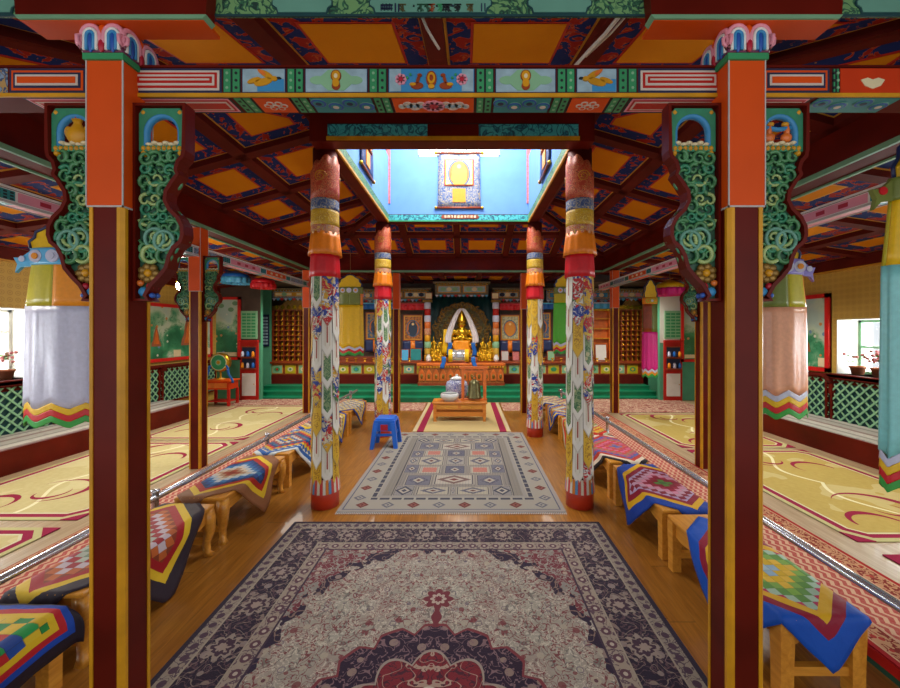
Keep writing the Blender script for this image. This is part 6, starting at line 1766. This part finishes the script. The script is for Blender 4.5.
def rack(label, x0, x1, y, z0, z1, nx, nz, flab, grp):
    w = (x1 - x0) / 2; t = thing('statue_rack', label, 'rack', ((x0 + x1) / 2, y, z0)); h = z1 - z0
    m = MB(); m.box((-w, .14, 0), (w, .2, h), 'wine_dark'); m.build('back_panel', t)
    m = MB()
    for i in range(nx + 1): xx = -w + 2 * w * i / nx; m.box((xx - .008, 0, 0), (xx + .008, .14, h), 'wood_red')
    m.build('divider', t)['kind'] = 'stuff'
    for j in range(nz + 1):
        m = MB(); zz = h * j / nz; m.box((-w, -.01, zz - .008), (w, .14, zz + .008), 'wood_red'); m.build('shelf', t)
    m = MB(); m.prism([(-w, h), (w, h), (w, h + .10), (w * .6, h + .13), (w * .35, h + .24), (0, h + .28), (-w * .35, h + .24), (-w * .6, h + .13), (-w, h + .10)], .0, .05, 'old_gilt')
    for i in range(7): m.disc((-w * .8 + i * w * .27, h + .075), .05, 'gilt', -.012, th=.014)
    m.build('crest', t)
    cw, ch = 2 * w / nx, h / nz
    for i in range(nx):
        for j in range(nz):
            loc = ((x0 + x1) / 2 - w + (i + .5) * cw, y + .07, z0 + j * ch + .008)
            if first[0]: pm.location = loc; first[0] = False
            else:
                d = pm.copy(); C.objects.link(d); d.location = loc; d['label'] = flab; d['group'] = grp
rack('dark pigeonhole rack of tiny figurines at the left of the altar', -4.83, -3.74, 9.56, .88, 2.14, 8, 10, 'tiny gilt figurine in a cell of the left statue rack', 'figurines in the left rack')
rack('dark pigeonhole rack of tiny figurines at the right of the altar', 3.72, 4.45, 9.56, .88, 2.14, 6, 10, 'tiny gilt figurine in a cell of the right statue rack', 'figurines in the right rack')
poster('dark framed print grid on the wall beside the left statue rack', -5.0 + .02, 9.45, 1.25, .26, .78, 'navy', 'grey_blue', 9)
m = MB(); m.box((-5.2, 9.46, .0), (-4.83, 9.52, 2.75), 'wall_green'); struct(m.build('wall_alcove_left'))
m = MB(); m.box((4.45, 9.40, .0), (4.9, 9.46, 2.75), 'wall_green'); struct(m.build('wall_alcove_right'))

# carved altar table
t = thing('carved_altar_table', 'carved orange brown altar table in front of the main statue', 'altar', (-.14, 9.31, .321))
m = MB(); m.box((-1.02, -.12, .05), (1.02, .12, .47), 'carved_wood'); m.build('carved_front', t)
m = MB(); m.bbox((-1.06, -.14, .47), (1.06, .135, .53), 'wood_orange', .012); m.build('tabletop', t)
m = MB(); m.box((-1.04, -.13, 0), (1.04, .13, .06), 'wood_red'); m.build('base', t)
for i in range(12):
    m = MB(); x = -.94 + i * .171; m.prism([(x - .07, .12), (x + .07, .12), (x + .07, .28), (x + .03, .36), (x, .40), (x - .03, .36), (x - .07, .28)], -.136, -.12, 'wood_orange'); m.ell((x, -.136, .22), (.035, .02, .06), 'old_gilt', 8, 6); m.build('relief_panel', t)
m = MB()
for i in range(30): m.ell((-1.0 + i * .069, -.13, .44), (.026, .02, .026), 'gold', 7, 5)
m.build('bead_row', t)
ZA = .321 + .531
t = thing('silver_drum', 'silver cylinder with yellow bands lying on the carved altar table', 'drum', (-.20, 9.32, ZA + .165))
T = Matrix.Rotation(PI / 2, 4, 'Y')
m = MB(); m.lathe([(.15, -.19), (.16, -.185), (.16, .185), (.15, .19)], (0, 0, 0), 'steel', 24, T=T); m.build('barrel', t)
for s in (-1, 1):
    m = MB(); m.lathe([(.16, -.05), (.168, -.045), (.168, .045), (.16, .05)], (0, 0, s * .195), 'silk_yellow', 24, T=T); m.build('yellow_band', t)
m = MB(); m.box((-.24, -.1, -.165), (.24, .1, -.13), 'wood_red'); m.build('cradle', t)
for s in (-1, 1):
    m = MB(); m.grid(lambda u, v, s=s: (s * (.05 * (1 - v) + .01 * math.sin(v * 8)) + (u - .5) * .10, -.03 * (1 - v), -.28 * (1 - v)), 4, 8, 'silk_blue')
    o = m.build('blue_scarf', None, (-.20 + s * .34, 9.155, ZA + .16), solid=.005); tag(o, 'blue silk scarf hanging from the altar table on the %s of the silver drum' % ('left' if s < 0 else 'right'), 'scarf')

# central shrine: backdrop, carved halo arch, throne, statue
t = thing('shrine_backdrop', 'dark green silk backdrop behind the main statue', 'backdrop', (-.13, 10.06, .872))
m = MB(); m.grid(lambda u, v: (-.86 + 1.72 * u, .02 * math.sin(u * 40), 1.66 * v), 60, 4, 'teal_dark'); m.build('cloth', t, solid=.006)
t = thing('carved_halo', 'dark gilt carved arch of scrollwork around the main statue', 'halo', (-.13, 9.965, 1.02))
m = MB(); rn = random.Random(3)
for k, (R, mt) in enumerate(((.44, 'old_gilt'), (.56, 'bronze'), (.66, 'old_gilt'))):
    n = 26 + 5 * k
    for i in range(n + 1):
        a = -.25 + (PI + .5) * i / n
        cx_, cz_ = R * math.cos(a) * (1 + .06 * math.sin(9 * a)), .60 + R * 1.02 * math.sin(a)
        pts = []
        a0 = rn.uniform(0, 6.28)
        for q in range(11): w = a0 + q * .55; rr = .085 * (1 - q / 15); pts.append((cx_ + rr * math.cos(w), -.03 - .01 * k, cz_ + rr * math.sin(w)))
        m.tube(pts, .018, mt, 5)
m.build('scrollwork', t)
m = MB(); m.prism([(.68 * math.cos(PI * i / 20), .62 + .72 * math.sin(PI * i / 20)) for i in range(21)] + [(-.68, 0), (.68, 0)][::1], .0, .03, 'carved_dark'); m.build('board', t)
t = thing('statue_throne', 'stepped gilt throne under the main statue', 'throne', (-.13, 9.72, .872))
m = MB(); m.bbox((-.40, -.16, 0), (.40, .16, .10), 'carved_wood', .01); m.bbox((-.34, -.14, .10), (.34, .14, .20), 'gilt', .01); m.build('base', t)
m = MB()
for i in range(14):
    a = 2 * PI * i / 14; m.ell((.30 * math.cos(a), .13 * math.sin(a), .24), (.075, .06, .06), 'gilt', 8, 6)
m.build('lotus_petals', t)
t = thing('gilded_statue', 'seated gilded statue under a white scarf at the middle of the altar', 'statue', (-.13, 9.72, 1.175)); t.scale = (1.18, 1.1, 1.12)
b = MB(); S_ = 'gilt'
b.ell((0, -.01, .09), (.31, .15, .10), S_, 18, 10); b.ell((-.20, -.05, .08), (.13, .10, .08), S_, 12, 8); b.ell((.20, -.05, .08), (.13, .10, .08), S_, 12, 8)
b.ell((0, .01, .22), (.155, .10, .16), S_, 14, 8); b.ell((0, .005, .36), (.175, .10, .13), S_, 14, 8); b.ell((0, 0, .46), (.06, .055, .07), S_, 10, 8)
for s in (-1, 1): b.tube([(s * .15, .0, .42), (s * .22, -.01, .32), (s * .225, -.05, .22), (s * .11, -.13, .22), (s * .03, -.145, .27)], [.06, .055, .05, .04, .035], S_, 10)
b.ell((0, -.145, .29), (.035, .03, .06), S_, 10, 8)
b.ell((0, -.005, .56), (.082, .085, .10), S_, 16, 10)
for s in (-1, 1): b.ell((s * .085, .0, .545), (.014, .02, .045), S_, 8, 6)
b.ell((0, -.09, .555), (.014, .018, .022), S_, 8, 6)
bo = b.build('body', t); md = bo.modifiers.new('r', 'REMESH'); md.mode = 'VOXEL'; md.voxel_size = .012; md.use_smooth_shade = True
m = MB(); m.lathe([(.105, .60), (.10, .63), (.085, .70), (.05, .80), (.02, .88), (.008, .93)], (0, 0, 0), 'brass', 16); m.build('pointed_hat', t)
m = MB()
for s in (-1, 1): m.ell((s * .032, -.082, .575), (.014, .008, .007), 'ink', 8, 5)
m.ell((0, -.084, .518), (.022, .008, .007), 'crimson', 8, 5); m.build('face_paint', t)
m = MB(); m.grid(lambda u, v: (-.17 + .34 * u + .02 * math.sin(v * 7), -.20 - .02 * math.sin(u * 9) - .02 * (1 - v), -.11 + .30 * v), 12, 8, 'silk_amber'); m.build('orange_apron', t, solid=.006)
# khata scarf in an inverted V
t = thing('white_scarf', 'white silk scarf draped over the statue like an inverted V', 'scarf', (-.13, 9.70, 1.2))
for s in (-1, 1):
    m = MB()
    path = [(0, .98), (.06, .95), (.14, .82), (.22, .64), (.29, .46), (.34, .28), (.345, .12)]
    def fn(u, v, s=s):
        i = min(int(v * 6), 5); f = v * 6 - i; x = path[i][0] + (path[i + 1][0] - path[i][0]) * f; z = path[i][1] + (path[i + 1][1] - path[i][1]) * f
        w = .05 + .07 * v
        return (s * (x + (u - .5) * w * 1.4), -.09 - .05 * math.sin(u * PI) - .014 * math.sin(u * 18), z + (u - .5) * w * .5)
    m.grid(fn, 14, 22, 'scarf_white'); m.build('scarf_fall', t, solid=.004)
for s in (-1, 1):
    m = MB(); m.grid(lambda u, v, s=s: (s * (.30 + .02 * math.sin(v * 5)) + (u - .5) * .10, -.17 - .012 * math.sin(u * 15), -.20 + .34 * v), 8, 8, 'silk_blue')
    o = m.build('blue_scarf', None, (-.13, 9.72, 1.2), solid=.004); tag(o, 'blue silk scarf end hanging on the %s side of the statue' % ('left' if s < 0 else 'right'), 'scarf')
m = MB(); m.grid(lambda u, v: (-.44 + (u - .5) * .12 + .05 * v, -.10 - .012 * math.sin(u * 15), -.15 + .62 * v), 8, 8, 'silk_yellow'); o = m.build('yellow_scarf', None, (-.13, 9.72, 1.2), solid=.004); tag(o, 'yellow silk cloth hanging left of the statue', 'scarf')

# banded pillars flanking the shrine
for x, n in ((-.985, 'left'), (.72, 'right')):
    t = thing('shrine_pillar', 'banded white and gold pillar on the %s of the shrine' % n, 'pillar', (x, 9.62, .872))
    for i, mt in enumerate(('gold', 'brocade_gold', 'sage', 'gold', 'brocade_pink', 'wood_orange', 'silk_white', 'red', 'silk_white')):
        m = MB(); z0 = i * .163; r_ = .075 if i % 2 else .085
        m.lathe([(r_ - .01, z0), (r_, z0 + .012), (r_, z0 + .15), (r_ - .01, z0 + .163)], (0, 0, 0), mt, 16); m.build('segment', t)
    m = MB(); m.bbox((-.12, -.10, 1.467), (.12, .10, 1.53), 'old_gilt', .01); m.build('capital', t)
# smaller gilded statues either side
sp_ = MB(); fig_mesh(sp_, n=12); so = sp_.build('gilt_deity')
i = 0
for s in (-1, 1):
    for (dx, y, z, k) in ((.44, 9.66, .874, .27), (.60, 9.68, .874, .33), (.76, 9.66, .874, .28), (.51, 9.55, .874, .19), (.68, 9.55, .874, .20), (.53, 9.80, 1.10, .30), (.72, 9.82, 1.10, .32)):
        o = so if i == 0 else so.copy()
        if i: C.objects.link(o)
        o.location = (-.13 + s * dx, y, z); o.scale = (k * .62, k * .62, k); i += 1
        tag(o, 'small gilded deity standing %s of the main statue among the others' % ('left' if s < 0 else 'right'), 'statuette', 'gilded deities %s of the statue' % ('left' if s < 0 else 'right'))
for s in (-1, 1):
    m = MB(); m.bbox((-.22, -.10, 0), (.22, .10, .222), 'carved_wood', .01); o = m.build('statue_shelf', None, (-.13 + s * .63, 9.82, .873)); tag(o, 'carved step lifting the rear deities on the %s of the statue' % ('left' if s < 0 else 'right'), 'shelf')
# butter lamps and offering bowls along the ledge
lp = MB(); lp.lathe([(.03, 0), (.032, .008), (.010, .02), (.010, .045), (.035, .06), (.04, .085), (.036, .085), (.03, .07)], (0, 0, 0), 'brass', 12)
l0 = lp.build('butter_lamp'); i = 0
for x in [-3.4 + .22 * k for k in range(10)] + [1.45 + .22 * k for k in range(10)]:
    o = l0 if i == 0 else l0.copy()
    if i: C.objects.link(o)
    o.location = (x, 9.50, .872); i += 1
    tag(o, 'small brass butter lamp on the altar ledge, %s of the statue' % ('left' if x < 0 else 'right'), 'lamp', 'butter lamps %s of the statue' % ('left' if x < 0 else 'right'))
vs = MB(); vs.lathe([(.05, 0), (.07, .05), (.06, .12), (.03, .15), (.045, .17)], (0, 0, 0), 'ceramic', 14)
v0 = vs.build('offering_vase'); i = 0
for x, n in ((-.95, 'left of the carved table'), (.72, 'right of the carved table')):
    o = v0 if i == 0 else v0.copy()
    if i: C.objects.link(o)
    o.location = (x, 9.49, .872) ; i += 1
    tag(o, 'white offering vase on the altar ledge, ' + n, 'vase')
# ------------------------------------------------------------------ CAMERA, LIGHT, WORLD
cd = bpy.data.cameras.new('camera'); cam = bpy.data.objects.new('camera', cd); C.objects.link(cam)
cam.location = (0, 0, 1.6); cam.rotation_euler = (PI / 2, 0, 0)
cd.sensor_width = 36; cd.lens = 385 / 900 * 36; cd.shift_x = -17 / 900; cd.shift_y = -12 / 900; cd.clip_start = .05
sc.camera = cam
w = bpy.data.worlds.new('world'); sc.world = w; w.use_nodes = True
bg = w.node_tree.nodes['Background']; bg.inputs[0].default_value = (0.86, 0.93, 1.0, 1); bg.inputs[1].default_value = 0.55
def area(name, loc, rot, sx, sy, e, c=(1, 1, 1)):
    l = bpy.data.lights.new(name, 'AREA'); l.shape = 'RECTANGLE'; l.size = sx; l.size_y = sy; l.energy = e; l.color = c
    o = bpy.data.objects.new(name, l); C.objects.link(o); o.location = loc; o.rotation_euler = rot; return o
area('skylight_daylight', ((AX0 + AX1) / 2, (AY0 + AY1) / 2, 5.05), (0, 0, 0), 1.9, 2.2, 150, (1, .97, .93))
for (y0, y1, z0, z1) in NL: area('window_daylight', (XL - .55, (y0 + y1) / 2, (z0 + z1) / 2), (0, -PI / 2, 0), z1 - z0, y1 - y0, 60, (.92, .96, 1))
for (y0, y1, z0, z1) in NR: area('window_daylight', (XR + .55, (y0 + y1) / 2, (z0 + z1) / 2), (0, PI / 2, 0), z1 - z0, y1 - y0, 60, (.92, .96, 1))
area('entrance_fill', (0, -1.5, 1.7), (PI / 2, 0, 0), 8.5, 2.6, 26, (1, .95, .88))  # unseen fill added behind the camera, standing in for entrance daylight
def bulb(name, loc, e, r=.25, c=(1, .93, .82), spot=True):  # spots are added fill without fixtures; the point light is the hanging bulb
    l = bpy.data.lights.new(name, 'SPOT' if spot else 'POINT'); l.energy = e; l.shadow_soft_size = r; l.color = c
    if spot: l.spot_size = 2.75; l.spot_blend = 1.0
    o = bpy.data.objects.new(name, l); C.objects.link(o); o.location = loc
bulb('aisle_bulb_and_fill', (-4.10, 5.5, 2.17), 12, .06, spot=False)
bulb('aisle_bulb_and_fill', (-4.10, 5.4, 2.3), 100)  # added fill boosting the hanging bulb, no lamp of its own
bulb('aisle_bulb_and_fill', (3.85, 5.4, 2.3), 100)  # fill added to brighten the right aisle, no lamp hangs here
bulb('aisle_bulb_and_fill', (-4.0, 2.6, 2.3), 85)  # unseen fill added over the near left platform
bulb('aisle_bulb_and_fill', (3.7, 2.6, 2.3), 85)  # unseen fill added over the near right platform
bulb('rear_fill_light', (-3.8, 8.3, 2.5), 90)  # added fill for the left rear corner, without a lamp
bulb('rear_fill_light', (3.6, 8.3, 2.5), 90)  # added fill for the right rear corner, without a lamp
bulb('altar_fill_light', (-.13, 8.2, 2.7), 110)  # fill added to brighten the altar centre, no fixture
bulb('altar_fill_light', (-1.9, 8.4, 2.66), 75)  # added fill for the left half of the altar, no fixture
bulb('altar_fill_light', (1.7, 8.4, 2.66), 75)  # added fill for the right half of the altar, no fixture
vs_ = sc.view_settings; vs_.view_transform = 'Standard'; vs_.look = 'None'; vs_.exposure = 0.68; vs_.gamma = 1.0; vs_.use_curve_mapping = False
sc.cycles.max_bounces = 8; sc.cycles.diffuse_bounces = 5; sc.cycles.glossy_bounces = 3; sc.cycles.use_denoising = True
